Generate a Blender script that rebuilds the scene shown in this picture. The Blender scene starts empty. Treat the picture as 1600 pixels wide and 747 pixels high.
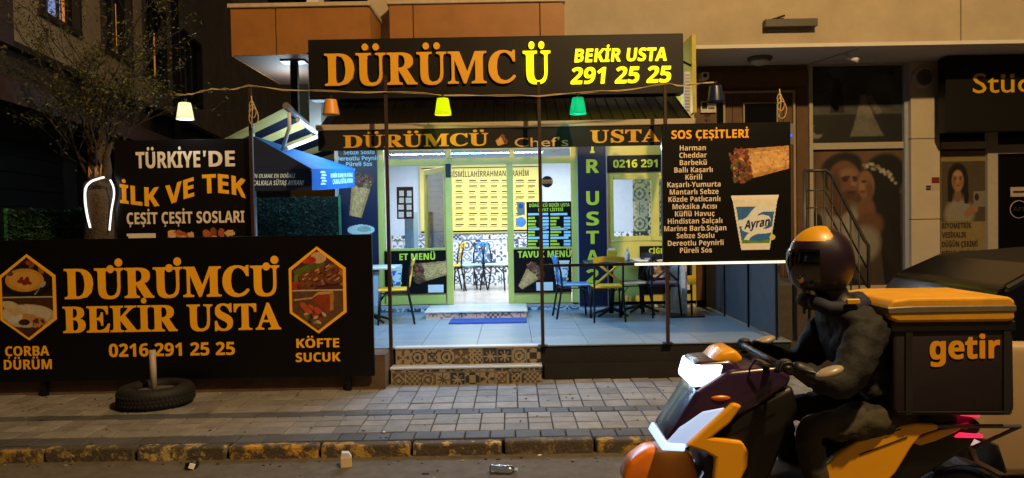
import bpy, bmesh, math, random
import numpy as np
from mathutils import Vector, Matrix
random.seed(7)
R = math.radians
SC = bpy.context.scene
COL = SC.collection

# ------------------------------------------------------------------ camera, world, light
F = 1164.0                      # focal length in photograph pixels (1600 wide)
PITCH, ROLL, CAMZ = 1.40, -1.0, 1.79
cam_d = bpy.data.cameras.new('camera')
cam = bpy.data.objects.new('camera', cam_d)
COL.objects.link(cam)
cam_d.sensor_width = 36.0
cam_d.lens = 36.0 * F / 1600.0
cam_d.clip_start, cam_d.clip_end = 0.05, 500
CAMROT = Matrix.Rotation(R(90 - PITCH), 3, 'X') @ Matrix.Rotation(R(ROLL), 3, 'Z')
cam.matrix_world = Matrix.Translation((0, 0, CAMZ)) @ CAMROT.to_4x4()
SC.camera = cam

W = bpy.data.worlds.new('World')
SC.world = W
W.use_nodes = True
wn = W.node_tree
sky = wn.nodes.new('ShaderNodeTexSky')
sky.sky_type = 'NISHITA'
sky.sun_disc = False
sky.sun_elevation = R(1.0)
sky.sun_rotation = R(180)
wn.links.new(sky.outputs[0], wn.nodes['Background'].inputs[0])
wn.nodes['Background'].inputs[1].default_value = 0.012

def lamp(name, kind, loc, power, col, rot=(0, 0, 0), **kw):
    l = bpy.data.lights.new(name, kind)
    l.energy = power
    l.color = col
    for k, v in kw.items():
        setattr(l, k, v)
    o = bpy.data.objects.new(name, l)
    COL.objects.link(o)
    o.location = loc
    o.rotation_euler = rot
    return o

# the sodium street lamp over the near lane
lamp('street_lamp_light', 'POINT', (3.4, 1.0, 8.8), 4000, (1.0, 0.65, 0.28), shadow_soft_size=0.18)
lamp('city_glow_sun', 'SUN', (0, -5, 20), 0.24, (1.0, 0.72, 0.45), rot=(R(52), 0, R(48)), angle=R(25))
# shop lamps, followed by added fill lamps
lamp('shop_ceiling_light', 'AREA', (0.0, 12.6, 3.05), 215, (0.84, 0.93, 1.0), shape='RECTANGLE', size=3.6, size_y=1.4)
lamp('terrace_light', 'AREA', (-0.75, 9.35, 2.95), 150, (0.24, 0.56, 1.0), shape='RECTANGLE', size=2.6, size_y=0.25)

lamp('pavement_fill_light', 'AREA', (0.3, 8.12, 2.56), 26, (0.80, 0.90, 1.0), rot=(R(-28), 0, 0), shape='RECTANGLE', size=2.6, size_y=0.06)  # added lamp that spills cold light onto the pavement
lamp('overhang_fill_light', 'POINT', (1.75, 9.75, 3.2), 22, (0.9, 0.95, 1.0), shadow_soft_size=0.25)  # added unseen lamp to brighten the overhang ceiling
lamp('bay_fill_light', 'POINT', (-2.95, 10.1, 3.55), 60, (0.7, 0.88, 1.0), shadow_soft_size=0.2)  # extra unseen lamp added to whiten the ceiling under the bay
SC.view_settings.view_transform = 'Standard'
SC.view_settings.look = 'None'
SC.view_settings.gamma = 1
SC.view_settings.exposure = 0.0
SC.view_settings.use_curve_mapping = False
SC.cycles.use_denoising = True
SC.cycles.max_bounces = 8
SC.cycles.sample_clamp_indirect = 4

# ------------------------------------------------------------------ helpers
def P(px, py, Y):
    d = CAMROT @ Vector(((px - 800) / F, -(py - 373.5) / F, -1))
    k = Y / d.y
    return Vector((d.x * k, Y, CAMZ + d.z * k))

def RX(px0, py0, px1, py1, Y):
    pm, pn = (px0 + px1) / 2, (py0 + py1) / 2
    return P(px0, pn, Y).x, P(px1, pn, Y).x, P(pm, py1, Y).z, P(pm, py0, Y).z

def lin(h):
    if isinstance(h, str):
        h = h.lstrip('#')
        c = [int(h[i:i + 2], 16) / 255 for i in (0, 2, 4)]
        return tuple(x / 12.92 if x <= .04045 else ((x + .055) / 1.055) ** 2.4 for x in c)
    return tuple(h)

MATS = {}
def mat(name, col, rough=.6, metal=0., emit=None, es=0., var=.18, scale=14., bump=0., bscale=None, attr=False, spec=.5, coat=0.):
    if name in MATS:
        return MATS[name]
    m = bpy.data.materials.new(name)
    m.use_nodes = True
    nt = m.node_tree
    b = nt.nodes['Principled BSDF']
    c = lin(col)
    tc = nt.nodes.new('ShaderNodeTexCoord')
    nz = nt.nodes.new('ShaderNodeTexNoise')
    nz.inputs['Scale'].default_value = scale
    nz.inputs['Detail'].default_value = 6
    nz.inputs['Roughness'].default_value = .65
    nt.links.new(tc.outputs['Object'], nz.inputs['Vector'])
    mr = nt.nodes.new('ShaderNodeMapRange')
    mr.inputs[1].default_value = .25
    mr.inputs[2].default_value = .75
    mr.inputs[3].default_value = 1 - var
    mr.inputs[4].default_value = 1 + var
    nt.links.new(nz.outputs['Fac'], mr.inputs[0])
    mx = nt.nodes.new('ShaderNodeMix')
    mx.data_type = 'RGBA'
    mx.blend_type = 'MULTIPLY'
    mx.inputs[0].default_value = 1
    if attr:
        at = nt.nodes.new('ShaderNodeAttribute')
        at.attribute_name = 'Col'
        nt.links.new(at.outputs['Color'], mx.inputs[6])
    else:
        mx.inputs[6].default_value = (*c, 1)
    nt.links.new(mr.outputs[0], mx.inputs[7])
    nt.links.new(mx.outputs[2], b.inputs['Base Color'])
    b.inputs['Roughness'].default_value = rough
    b.inputs['Metallic'].default_value = metal
    b.inputs['Specular IOR Level'].default_value = spec
    b.inputs['Coat Weight'].default_value = coat
    if es:
        b.inputs['Emission Color'].default_value = (*lin(emit or col), 1)
        b.inputs['Emission Strength'].default_value = es
    if bump:
        bp = nt.nodes.new('ShaderNodeBump')
        bp.inputs['Strength'].default_value = bump
        bp.inputs['Distance'].default_value = .02
        n2 = nt.nodes.new('ShaderNodeTexNoise')
        n2.inputs['Scale'].default_value = bscale or scale * 4
        n2.inputs['Detail'].default_value = 8
        nt.links.new(tc.outputs['Object'], n2.inputs['Vector'])
        nt.links.new(n2.outputs['Fac'], bp.inputs['Height'])
        nt.links.new(bp.outputs[0], b.inputs['Normal'])
    MATS[name] = m
    return m

def glass_mat(name, tint=(1, 1, 1), refl=.10, rough=.02):
    if name in MATS:
        return MATS[name]
    m = bpy.data.materials.new(name)
    m.use_nodes = True
    nt = m.node_tree
    nt.nodes.remove(nt.nodes['Principled BSDF'])
    tr = nt.nodes.new('ShaderNodeBsdfTransparent')
    tr.inputs[0].default_value = (*tint, 1)
    gl = nt.nodes.new('ShaderNodeBsdfGlossy')
    gl.inputs['Roughness'].default_value = rough
    fr = nt.nodes.new('ShaderNodeFresnel')
    fr.inputs[0].default_value = 1.45
    ad = nt.nodes.new('ShaderNodeMath')
    ad.operation = 'MULTIPLY_ADD'
    ad.inputs[1].default_value = .9
    ad.inputs[2].default_value = refl * .4
    nt.links.new(fr.outputs[0], ad.inputs[0])
    ms = nt.nodes.new('ShaderNodeMixShader')
    nt.links.new(ad.outputs[0], ms.inputs[0])
    nt.links.new(tr.outputs[0], ms.inputs[1])
    nt.links.new(gl.outputs[0], ms.inputs[2])
    nt.links.new(ms.outputs[0], nt.nodes['Material Output'].inputs[0])
    MATS[name] = m
    return m

def setp(o, label=None, cat=None, group=None, kind=None):
    if label: o['label'] = label
    if cat: o['category'] = cat
    if group: o['group'] = group
    if kind: o['kind'] = kind
    return o

def thing(name, label, cat, loc=(0, 0, 0), rz=0., group=None):
    o = bpy.data.objects.new(name, None)
    o.empty_display_size = .1
    COL.objects.link(o)
    o.location = loc
    o.rotation_euler = (0, 0, rz)
    return setp(o, label, cat, group)

def local(o):
    m = Matrix.Translation(o.location) @ o.rotation_euler.to_matrix().to_4x4()
    return m

class MB:
    """collects shapes in world (or thing-local) space, builds ONE mesh object"""
    def __init__(s):
        s.bm = bmesh.new()
        s.cl = s.bm.verts.layers.float_color.new('Col')
        s.mi = 0
        s.c = (1, 1, 1, 1)
    def _fin(s, vs, fs, smooth=False):
        for v in vs: v[s.cl] = s.c
        for f in fs:
            f.material_index = s.mi
            f.smooth = smooth
    def box(s, x0, x1, y0, y1, z0, z1, bev=0., seg=1, rot=None):
        x0, x1 = min(x0, x1), max(x0, x1)
        y0, y1 = min(y0, y1), max(y0, y1)
        z0, z1 = min(z0, z1), max(z0, z1)
        cs = [(x0, y0, z0), (x1, y0, z0), (x1, y1, z0), (x0, y1, z0), (x0, y0, z1), (x1, y0, z1), (x1, y1, z1), (x0, y1, z1)]
        vs = [s.bm.verts.new(c) for c in cs]
        fs = [s.bm.faces.new([vs[i] for i in q]) for q in ((0, 3, 2, 1), (4, 5, 6, 7), (0, 1, 5, 4), (1, 2, 6, 5), (2, 3, 7, 6), (3, 0, 4, 7))]
        return s._bev(vs, fs, bev, seg, rot)
    def _bev(s, vs, fs, bev, seg, rot=None):
        if bev > 0:
            es = list({e for f in fs for e in f.edges})
            r = bmesh.ops.bevel(s.bm, geom=es, offset=bev, segments=seg, affect='EDGES', profile=.5, clamp_overlap=True)
            fs = list({f for f in r['faces']} | {f for v in r['verts'] for f in v.link_faces})
            vs = list({v for f in fs for v in f.verts})
        if rot is not None:
            bmesh.ops.transform(s.bm, matrix=rot, verts=vs)
        s._fin(vs, fs, False)
        return vs
    def slab(s, x0, x1, y0, y1, zb, zt, ch):
        rings = []
        for d, z in ((0, zb), (0, zt - ch), (ch, zt)):
            rings.append([s.bm.verts.new(p) for p in ((x0 + d, y0 + d, z), (x1 - d, y0 + d, z), (x1 - d, y1 - d, z), (x0 + d, y1 - d, z))])
        fs = [s.bm.faces.new(rings[2])]
        for k in range(2):
            for j in range(4):
                fs.append(s.bm.faces.new((rings[k][j], rings[k][(j + 1) % 4], rings[k + 1][(j + 1) % 4], rings[k + 1][j])))
        s._fin([v for r in rings for v in r], fs)
    def prism(s, poly, y0, y1, bev=0., seg=2, axis='Y', rot=None):
        """poly: list of (a,b); axis Y -> (x,z) outline extruded in y; Z -> (x,y) outline extruded in z; X -> (y,z)"""
        def mk(a, b, t):
            return {'Y': (a, t, b), 'Z': (a, b, t), 'X': (t, a, b)}[axis]
        A = [s.bm.verts.new(mk(a, b, y0)) for a, b in poly]
        B = [s.bm.verts.new(mk(a, b, y1)) for a, b in poly]
        n = len(poly)
        fs = [s.bm.faces.new(A), s.bm.faces.new(B[::-1])]
        for i in range(n):
            fs.append(s.bm.faces.new((A[i], B[i], B[(i + 1) % n], A[(i + 1) % n])))
        bmesh.ops.recalc_face_normals(s.bm, faces=fs)
        return s._bev(A + B, fs, bev, seg, rot)
    def tube(s, pts, r, n=8, r1=None, cap=True):
        pts = [Vector(p) for p in pts]
        rings = []
        up = Vector((.13, .31, .94))
        k = len(pts)
        vs, fs = [], []
        for i, p in enumerate(pts):
            t = (pts[min(i + 1, k - 1)] - pts[max(i - 1, 0)]).normalized()
            a = t.cross(up)
            if a.length < .05: a = t.cross(Vector((1, .2, 0)))
            a.normalize()
            b = t.cross(a)
            rr = r if r1 is None else r + (r1 - r) * i / (k - 1)
            ring = [s.bm.verts.new(p + (a * math.cos(2 * math.pi * j / n) + b * math.sin(2 * math.pi * j / n)) * rr) for j in range(n)]
            rings.append(ring)
            vs += ring
        for i in range(k - 1):
            for j in range(n):
                fs.append(s.bm.faces.new((rings[i][j], rings[i][(j + 1) % n], rings[i + 1][(j + 1) % n], rings[i + 1][j])))
        s._fin(vs, fs, True)
        if cap:
            c = [s.bm.faces.new(rings[0][::-1]), s.bm.faces.new(rings[-1])]
            s._fin([], c, False)
        return vs
    def lathe(s, prof, c, n=24, axis='Z', close=False, smooth=True):
        c = Vector(c)
        rings, vs, fs = [], [], []
        for r, h in prof:
            ring = []
            for j in range(n):
                a = 2 * math.pi * j / n
                q = {'Z': (r * math.cos(a), r * math.sin(a), h), 'Y': (r * math.cos(a), h, r * math.sin(a)), 'X': (h, r * math.cos(a), r * math.sin(a))}[axis]
                ring.append(s.bm.verts.new(c + Vector(q)))
            rings.append(ring)
            vs += ring
        m = len(rings)
        for i in range(m if close else m - 1):
            for j in range(n):
                A, B = rings[i], rings[(i + 1) % m]
                fs.append(s.bm.faces.new((A[j], A[(j + 1) % n], B[(j + 1) % n], B[j])))
        s._fin(vs, fs, smooth)
        if not close:
            for ring in (rings[0], rings[-1]):
                try: s._fin([], [s.bm.faces.new(ring)], False)
                except Exception: pass
        return vs
    def ell(s, c, rx, ry, rz, n=18, m=12, keep=None):
        r = bmesh.ops.create_uvsphere(s.bm, u_segments=n, v_segments=m, radius=1)
        vs = r['verts']
        fs = {f for v in vs for f in v.link_faces}
        for v in vs: v.co = Vector(c) + Vector((v.co.x * rx, v.co.y * ry, v.co.z * rz))
        s._fin(vs, fs, True)
        if keep:
            bad = [f for f in fs if not keep(f.calc_center_median() - Vector(c))]
            bmesh.ops.delete(s.bm, geom=bad, context='FACES')
        return vs
    def quad(s, *pts):
        vs = [s.bm.verts.new(p) for p in pts]
        f = s.bm.faces.new(vs)
        s._fin(vs, [f])
        return vs
    def build(s, name, m, parent=None, normals=True):
        if normals: bmesh.ops.recalc_face_normals(s.bm, faces=s.bm.faces)
        me = bpy.data.meshes.new(name)
        s.bm.to_mesh(me)
        s.bm.free()
        for k in (m if isinstance(m, (list, tuple)) else [m]): me.materials.append(k)
        o = bpy.data.objects.new(name, me)
        COL.objects.link(o)
        if parent is not None:
            o.parent = parent
            if parent.type == 'EMPTY':
                o.matrix_parent_inverse = local(parent).inverted() if not getattr(s, 'loc', False) else Matrix.Identity(4)
        return o

def LMB():
    b = MB()
    b.loc = True          # shapes already in the thing's own space
    return b

def box_obj(name, m, parent, x0, x1, y0, y1, z0, z1, bev=0.):
    b = MB()
    b.box(x0, x1, y0, y1, z0, z1, bev)
    return b.build(name, m, parent)

def pbox(name, m, parent, px0, py0, px1, py1, Y, th=.03, bev=0.):
    x0, x1, z0, z1 = RX(px0, py0, px1, py1, Y)
    return box_obj(name, m, parent, x0, x1, Y, Y + th, z0, z1, bev)

def copy_tree(o, parent=None):
    c = o.copy()
    COL.objects.link(c)
    if parent: c.parent = parent
    for ch in list(o.children):
        copy_tree(ch, c)
    return c

# ------------------------------------------------------------------ lettering
ACC = {'Ü': ('U', 'u'), 'Ö': ('O', 'u'), 'İ': ('I', 'd'), 'Ş': ('S', 'c'), 'Ç': ('C', 'c'), 'Ğ': ('G', 'b'),
       'ü': ('u', 'u'), 'ö': ('o', 'u'), 'ş': ('s', 'c'), 'ç': ('c', 'c'), 'ğ': ('g', 'b'), 'ı': ('l', 'x')}
def stylise(ch, st):
    if st == 'plain': return ch
    base = {'serif': (0x1D400, 0x1D41A, 0x1D7CE), 'sans': (0x1D5D4, 0x1D5EE, 0x1D7EC)}[st]
    if 'A' <= ch <= 'Z': return chr(base[0] + ord(ch) - 65)
    if 'a' <= ch <= 'z': return chr(base[1] + ord(ch) - 97)
    if '0' <= ch <= '9': return chr(base[2] + ord(ch) - 48)
    return ch
_gc = {}
def raw(body, off):
    k = (body, off)
    if k in _gc: return _gc[k]
    cu = bpy.data.curves.new('glyph', 'FONT')
    cu.body = body
    cu.resolution_u = 3
    cu.offset = off
    ob = bpy.data.objects.new('glyph', cu)
    me = bpy.data.meshes.new_from_object(ob)
    vs = [(v.co.x, v.co.y) for v in me.vertices]
    fs = [tuple(p.vertices) for p in me.polygons]
    bpy.data.objects.remove(ob)
    bpy.data.curves.remove(cu)
    bpy.data.meshes.remove(me)
    _gc[k] = (vs, fs)
    return _gc[k]
def bb(vs):
    return (min(v[0] for v in vs), max(v[0] for v in vs), min(v[1] for v in vs), max(v[1] for v in vs)) if vs else (0, 0, 0, 0)
_ga = {}
def glyph(ch, st, off):
    k = (ch, st, off)
    if k in _ga: return _ga[k]
    H = stylise('H', st)
    g = stylise(ch, st)
    vs, fs = raw(g, off)
    a, b = bb(raw(H + g + H, 0)[0]), bb(raw(H + H, 0)[0])
    adv = (a[1] - a[0]) - (b[1] - b[0])
    # left bearing: H's own advance minus where the glyph begins after it
    h = bb(raw(H, 0)[0])
    hh = (b[1] - b[0]) - (h[1] - h[0])        # advance of H
    hb = bb(raw(H + g, 0)[0])
    x0 = vs and bb(raw(g, 0)[0])[0] or 0
    _ga[k] = (vs, fs, adv)
    return _ga[k]
def layout(body, st, off=0., sp=0., dots=None):
    """-> list of (verts, faces), width, cap height; baseline at 0"""
    cap = bb(raw(stylise('H', st), 0)[0])[3]
    out, x = [], 0.
    for i, ch in enumerate(body):
        if ch == ' ':
            x += cap * .42
            continue
        base, acc = ACC.get(ch, (ch, None))
        vs, fs, adv = glyph(base, st, 0)
        if acc == 'x':
            vs = [(p[0], p[1] * .70) for p in vs]
        for (ox, oy) in (((0, 0),) if off <= 0 else ((off, off * .6), (-off, off * .6), (off, -off * .6), (-off, -off * .6))):
            out.append(([(p[0] + x + ox, p[1] + oy) for p in vs], fs))
        x0, x1, y0, y1 = bb(vs)
        cx = x + (x0 + x1) / 2
        r = cap * .115
        def disc(dx, dy, rr=r):
            q = [(dx + rr * math.cos(2 * math.pi * j / 14), dy + rr * math.sin(2 * math.pi * j / 14)) for j in range(14)]
            out.append((q, [tuple(range(14))]))
        if acc == 'u' and dots == 'fancy':
            disc(cx + cap * .06, y1 - cap * .02, r * 1.2)
            disc(cx + cap * .36, y1 + cap * .20, r * 1.25)
        elif acc == 'u':
            disc(cx - cap * .19, y1 + cap * .20)
            disc(cx + cap * .19, y1 + cap * .20)
        elif acc == 'd':
            disc(cx, y1 + cap * .20)
        elif acc == 'c':
            t = cap * .07
            q = [(cx - t, .02 * cap), (cx + t * .6, .02 * cap), (cx + t * .4, -cap * .07), (cx + t * 1.6, -cap * .12), (cx + t * 1.5, -cap * .22), (cx - t * .2, -cap * .27), (cx - t * 1.6, -cap * .24),
                 (cx - t * 1.5, -cap * .19), (cx - t * .1, -cap * .20), (cx + t * .4, -cap * .165), (cx - t * .9, -cap * .11)]
            out.append((q, [tuple(range(len(q)))]))
        elif acc == 'b':
            o_, i_ = [], []
            for j in range(9):
                a = math.pi + math.pi * j / 8
                o_.append((cx + cap * .2 * math.cos(a), y1 + cap * .26 + cap * .2 * math.sin(a)))
                i_.append((cx + cap * .12 * math.cos(a), y1 + cap * .26 + cap * .1 * math.sin(a)))
            q = o_ + i_[::-1]
            out.append((q, [tuple(range(len(q)))]))
        x += adv + sp * cap
    xs = [p[0] for v, _ in out for p in v] or [0, 1]
    return out, min(xs), max(xs), cap
def put_text(b, body, st, O, U, V, w=None, h=.1, align='l', off=0., sp=0., shear=0., warp=None, dots=None, depth=0.):
    """O baseline start, U unit right, V unit up; h = cap height; w = total width or None for natural (condensed by `w` negative factor)"""
    O, U, V = Vector(O), Vector(U), Vector(V)
    out, x0, x1, cap = layout(body, st, off, sp, dots)
    sy = h / cap
    sx = sy * (-w if (w is not None and w < 0) else 1) if (w is None or w < 0) else w / (x1 - x0)
    wd = (x1 - x0) * sx
    sh = {'l': 0, 'c': -wd / 2, 'r': -wd}[align]
    newf = []
    zoff = 0
    N = U.cross(V)
    for vs, fs in out:
        zoff += 1
        bv = []
        for (x, y) in vs:
            xx = (x - x0) * sx + sh + shear * y * sy
            yy = y * sy
            if warp: yy = yy + warp((x - x0) / (x1 - x0), y / cap)
            bv.append(b.bm.verts.new(O + U * xx + V * yy + N * (.00015 * (zoff % 8))))
        ff = []
        for f in fs:
            try: ff.append(b.bm.faces.new([bv[i] for i in f]))
            except Exception: pass
        b._fin(bv, ff)
        newf += ff
    if depth:
        r = bmesh.ops.extrude_face_region(b.bm, geom=newf)
        vv = [e for e in r['geom'] if isinstance(e, bmesh.types.BMVert)]
        bmesh.ops.translate(b.bm, verts=vv, vec=N * depth)
        for v in vv: v[b.cl] = b.c
    return wd
UX, UZ = Vector((1, 0, 0)), Vector((0, 0, 1))
def ptext(b, body, st, px0, py0, px1, py1, Y, **kw):
    """caps box in photograph pixels on the plane y=Y facing the street; px1 None -> natural width; align c: px0 = centre"""
    pm = px0 if px1 is None else (px0 + px1) / 2
    zt, zb = P(pm, py0, Y).z, P(pm, py1, Y).z
    x0 = P(px0, (py0 + py1) / 2, Y).x
    w = kw.pop('cond', None)
    if px1 is not None: w = P(px1, (py0 + py1) / 2, Y).x - x0
    return put_text(b, body, st, (x0, Y, zb), UX, UZ, w=w, h=zt - zb, **kw)

# ------------------------------------------------------------------ painted prints (flat printed pictures)
def vnoise(u, v, f, seed=0):
    rs = np.random.RandomState(seed)
    g = rs.rand(64, 64)
    x, y = (u * f) % 63, (v * f) % 63
    i, j = x.astype(int), y.astype(int)
    fx, fy = x - i, y - j
    fx, fy = fx * fx * (3 - 2 * fx), fy * fy * (3 - 2 * fy)
    i2, j2 = (i + 1) % 64, (j + 1) % 64
    return (g[i, j] * (1 - fx) * (1 - fy) + g[i2, j] * fx * (1 - fy) + g[i, j2] * (1 - fx) * fy + g[i2, j2] * fx * fy)
def fbm(u, v, f, seed=0):
    return .5 * vnoise(u, v, f, seed) + .3 * vnoise(u, v, f * 2.1, seed + 1) + .2 * vnoise(u, v, f * 4.3, seed + 2)
class Art:
    def __init__(s, nx, ny, asp, bg=None):
        u, v = np.meshgrid((np.arange(nx) + .5) / nx, (np.arange(ny) + .5) / ny)
        s.u, s.v, s.nx, s.ny, s.asp = u, v, nx, ny, asp       # asp = width/height
        s.img = np.zeros((ny, nx, 3))
        s.mask = np.zeros((ny, nx), bool)
        if bg is not None:
            s.img[:] = lin(bg)
            s.mask[:] = True
    def fill(s, m, col, a=1., var=0., f=12, seed=3):
        c = np.array(lin(col))[None, None, :] * (1 + var * 2 * (fbm(s.u, s.v, f, seed) - .5))[..., None]
        k = (m * a)[..., None] if m.dtype != bool else m[..., None] * a
        s.img = s.img * (1 - k) + np.clip(c, 0, 1) * k
        s.mask |= (m > .5) if m.dtype != bool else m
    def disc(s, cx, cy, r, ry=None, rot=0.):
        dx, dy = (s.u - cx) * s.asp, s.v - cy
        c, q = math.cos(rot), math.sin(rot)
        X, Yv = dx * c + dy * q, -dx * q + dy * c
        return (X / r) ** 2 + (Yv / (ry or r)) ** 2 < 1
    def poly(s, pts):
        u, v = s.u, s.v
        m = np.zeros(u.shape, bool)
        n = len(pts)
        for i in range(n):
            (x0, y0), (x1, y1) = pts[i], pts[(i + 1) % n]
            if y0 == y1: continue
            c = ((y0 > v) != (y1 > v)) & (u < (x1 - x0) * (v - y0) / (y1 - y0) + x0)
            m ^= c
        return m
    def grain(s, amt=.15, f=40, seed=5):
        s.img = np.clip(s.img * (1 + amt * 2 * (fbm(s.u, s.v, f, seed) - .5))[..., None], 0, 1)
    def soft(s, cx, cy, rx, ry, col, a=1., rot=0., p=1.6):
        dx, dy = s.u - cx, s.v - cy
        c, q = math.cos(rot), math.sin(rot)
        d = np.sqrt(((dx * c + dy * q) / rx) ** 2 + ((-dx * q + dy * c) / ry) ** 2)
        s.fill(np.clip((1.15 - d) * p, 0, 1) * .999 + 0., col, a)
    def blur(s, n=2):
        for _ in range(n):
            p = np.pad(s.img, ((1, 1), (1, 1), (0, 0)), 'edge')
            s.img = (p[1:-1, 1:-1] * 4 + p[:-2, 1:-1] + p[2:, 1:-1] + p[1:-1, :-2] + p[1:-1, 2:]) / 8
    def sheet(s, name, x0, x1, z0, z1, Y, parent, m=None):
        nx, ny = s.nx, s.ny
        me = bpy.data.meshes.new(name)
        gx, gz = np.meshgrid(np.linspace(x0, x1, nx + 1), np.linspace(z0, z1, ny + 1))
        co = np.stack([gx, np.full_like(gx, Y), gz], -1).reshape(-1, 3)
        jj, ii = np.nonzero(s.mask)
        a = jj * (nx + 1) + ii
        faces = np.stack([a, a + 1, a + nx + 2, a + nx + 1], 1)
        used, inv = np.unique(faces.ravel(), return_inverse=True)
        faces = inv.reshape(-1, 4)
        me.from_pydata(co[used].tolist(), [], faces.tolist())
        at = me.attributes.new('Col', 'FLOAT_COLOR', 'CORNER')
        cols = np.concatenate([s.img[jj, ii], np.ones((len(jj), 1))], 1)
        at.data.foreach_set('color', np.repeat(cols, 4, 0).astype(np.float32).ravel())
        me.materials.append(m or mat('printed_picture', '#ffffff', .5, attr=True, var=.06, scale=30))
        o = bpy.data.objects.new(name, me)
        COL.objects.link(o)
        if parent is not None:
            o.parent = parent
            if parent.type == 'EMPTY': o.matrix_parent_inverse = local(parent).inverted()
        return o
    def psheet(s, name, px0, py0, px1, py1, Y, parent, m=None):
        x0, x1, z0, z1 = RX(px0, py0, px1, py1, Y)
        return s.sheet(name, x0, x1, z0, z1, Y, parent, m)

def art_wrap(nx, ny, asp, mouth, end, r0, r1, seed=1):
    """a rolled flat bread with filling showing at its mouth"""
    a = Art(nx, ny, asp)
    rs = random.Random(seed)
    m, e = Vector((mouth[0] * asp, mouth[1])), Vector((end[0] * asp, end[1]))
    d = e - m
    L = d.length
    d.normalize()
    x, y = a.u * asp - m.x, a.v - m.y
    t = (x * d.x + y * d.y) / L
    w = -x * d.y + y * d.x
    r = r0 + (r1 - r0) * t
    body = (t > -.05) & (t < 1) & (np.abs(w) < r)
    a.fill(body, '#d9a866', var=.35, f=14, seed=seed)
    edge = body & (np.abs(w) > r * .72)
    a.fill(edge, '#a8743c', .6)
    char = body & (fbm(a.u * 1.3, a.v, 22, seed + 4) > .62)
    a.fill(char, '#8a5a2c', .55)
    nrm = Vector((-d.y, d.x))
    cols = ['#6b3a22', '#4f2a18', '#8a5030', '#9a5a38', '#7a4a2c', '#a8683c', '#5c3018', '#8c3a22', '#3a2012', '#b88a5c', '#6a3820', '#c0522c', '#55602a']
    for k in range(150):
        z = rs.uniform(-.22, .20)
        q = m + nrm * rs.uniform(-1, 1) * r0 * (1.0 - abs(z)) * 1.08 + d * z * L * .8
        ang = rs.uniform(0, 3)
        rr_ = rs.uniform(.06, .20) * r0
        a.fill(a.disc((q.x + .015) / asp, q.y - .015, rr_ * 1.1, rr_ * .7, ang), '#24120a', .55)
        a.fill(a.disc(q.x / asp, q.y, rr_, rr_ * rs.uniform(.4, .8), ang), rs.choice(cols), 1, .5, 40, k)
    a.grain(.14, 45, seed)
    return a
def art_cup(nx, ny, asp):
    a = Art(nx, ny, asp)
    a.fill(a.poly([(.02, .95), (.98, .95), (.80, .04), (.20, .04)]), '#e9e4d4', var=.1)
    a.fill(a.poly([(.10, .80), (.92, .80), (.80, .16), (.215, .16)]), '#2f6ab0', var=.25)
    wv = np.sin(a.u * 7 + a.v * 5) * .06
    lab = a.poly([(.10, .80), (.92, .80), (.80, .16), (.215, .16)])
    a.fill(lab & (np.abs(a.v - .66 - (a.u - .5) * .35 - wv) < .07), '#dfe8ea')
    a.fill(lab & (np.abs(a.v - .30 - (a.u - .5) * .45 + wv) < .05), '#e6ece6')
    a.fill(lab & (a.v < .22 + wv * .4), '#5c8a3c', var=.3)
    a.fill(a.poly([(.0, 1.0), (1.0, 1.0), (.99, .93), (.01, .93)]), '#f3eedf')
    A_ = a.disc(.52, .50, .27, .13, .35)
    a.fill(A_ & lab, '#e4e8e6')
    a.fill(a.disc(.86, .26, .05), '#d8d060')
    return a
def tile_art(w, h, size, seed, pal, res=14):
    """patchwork patterned tiles, each tile with its own motif"""
    nx, ny = max(8, int(w / size * res)), max(8, int(h / size * res))
    a = Art(nx, ny, w / h, pal[0])
    X, Yv = a.u * w / size, a.v * h / size
    ix, iy = np.floor(X).astype(int), np.floor(Yv).astype(int)
    fx, fy = X - ix - .5, Yv - iy - .5
    rs = np.random.RandomState(seed)
    kinds = rs.randint(0, 8, (ix.max() + 2, iy.max() + 2))
    pc = rs.randint(1, len(pal), (ix.max() + 2, iy.max() + 2))
    inv = rs.rand(ix.max() + 2, iy.max() + 2) > .6
    k = kinds[ix, iy]
    r = np.hypot(fx, fy)
    th = np.arctan2(fy, fx)
    dm = np.abs(fx) + np.abs(fy)
    mx = np.maximum(np.abs(fx), np.abs(fy))
    pats = [((r > .30) & (r < .40)) | (r < .13) | (np.hypot(np.abs(fx) - .5, np.abs(fy) - .5) < .17),
            ((dm > .36) & (dm < .48)) | (dm < .17) | ((mx > .44)),
            r < .26 + .17 * np.cos(8 * th),
            (np.abs(np.hypot(np.abs(fx) - .5, np.abs(fy) - .5) - .36) < .06) | (r < .09),
            (np.sin(fx * 18) * np.sin(fy * 18) > .12),
            (np.cos(4 * th) > .25) & (r < .44) & (r > .10),
            (np.abs(np.abs(fx) - np.abs(fy)) < .06) | (np.abs(r - .3) < .05) | (r < .1),
            ((np.abs(fx) < .25) ^ (np.abs(fy) < .25)) & (dm < .62)]
    p = np.choose(k, pats)
    p = p ^ inv[ix, iy]
    cols = np.array([lin(c) for c in pal])
    a.img = np.where(p[..., None], cols[pc[ix, iy]], cols[0])
    gr = (np.abs(fx) > .485) | (np.abs(fy) > .485)
    a.img[gr] = np.array(lin('#6b665e'))
    return a

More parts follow.
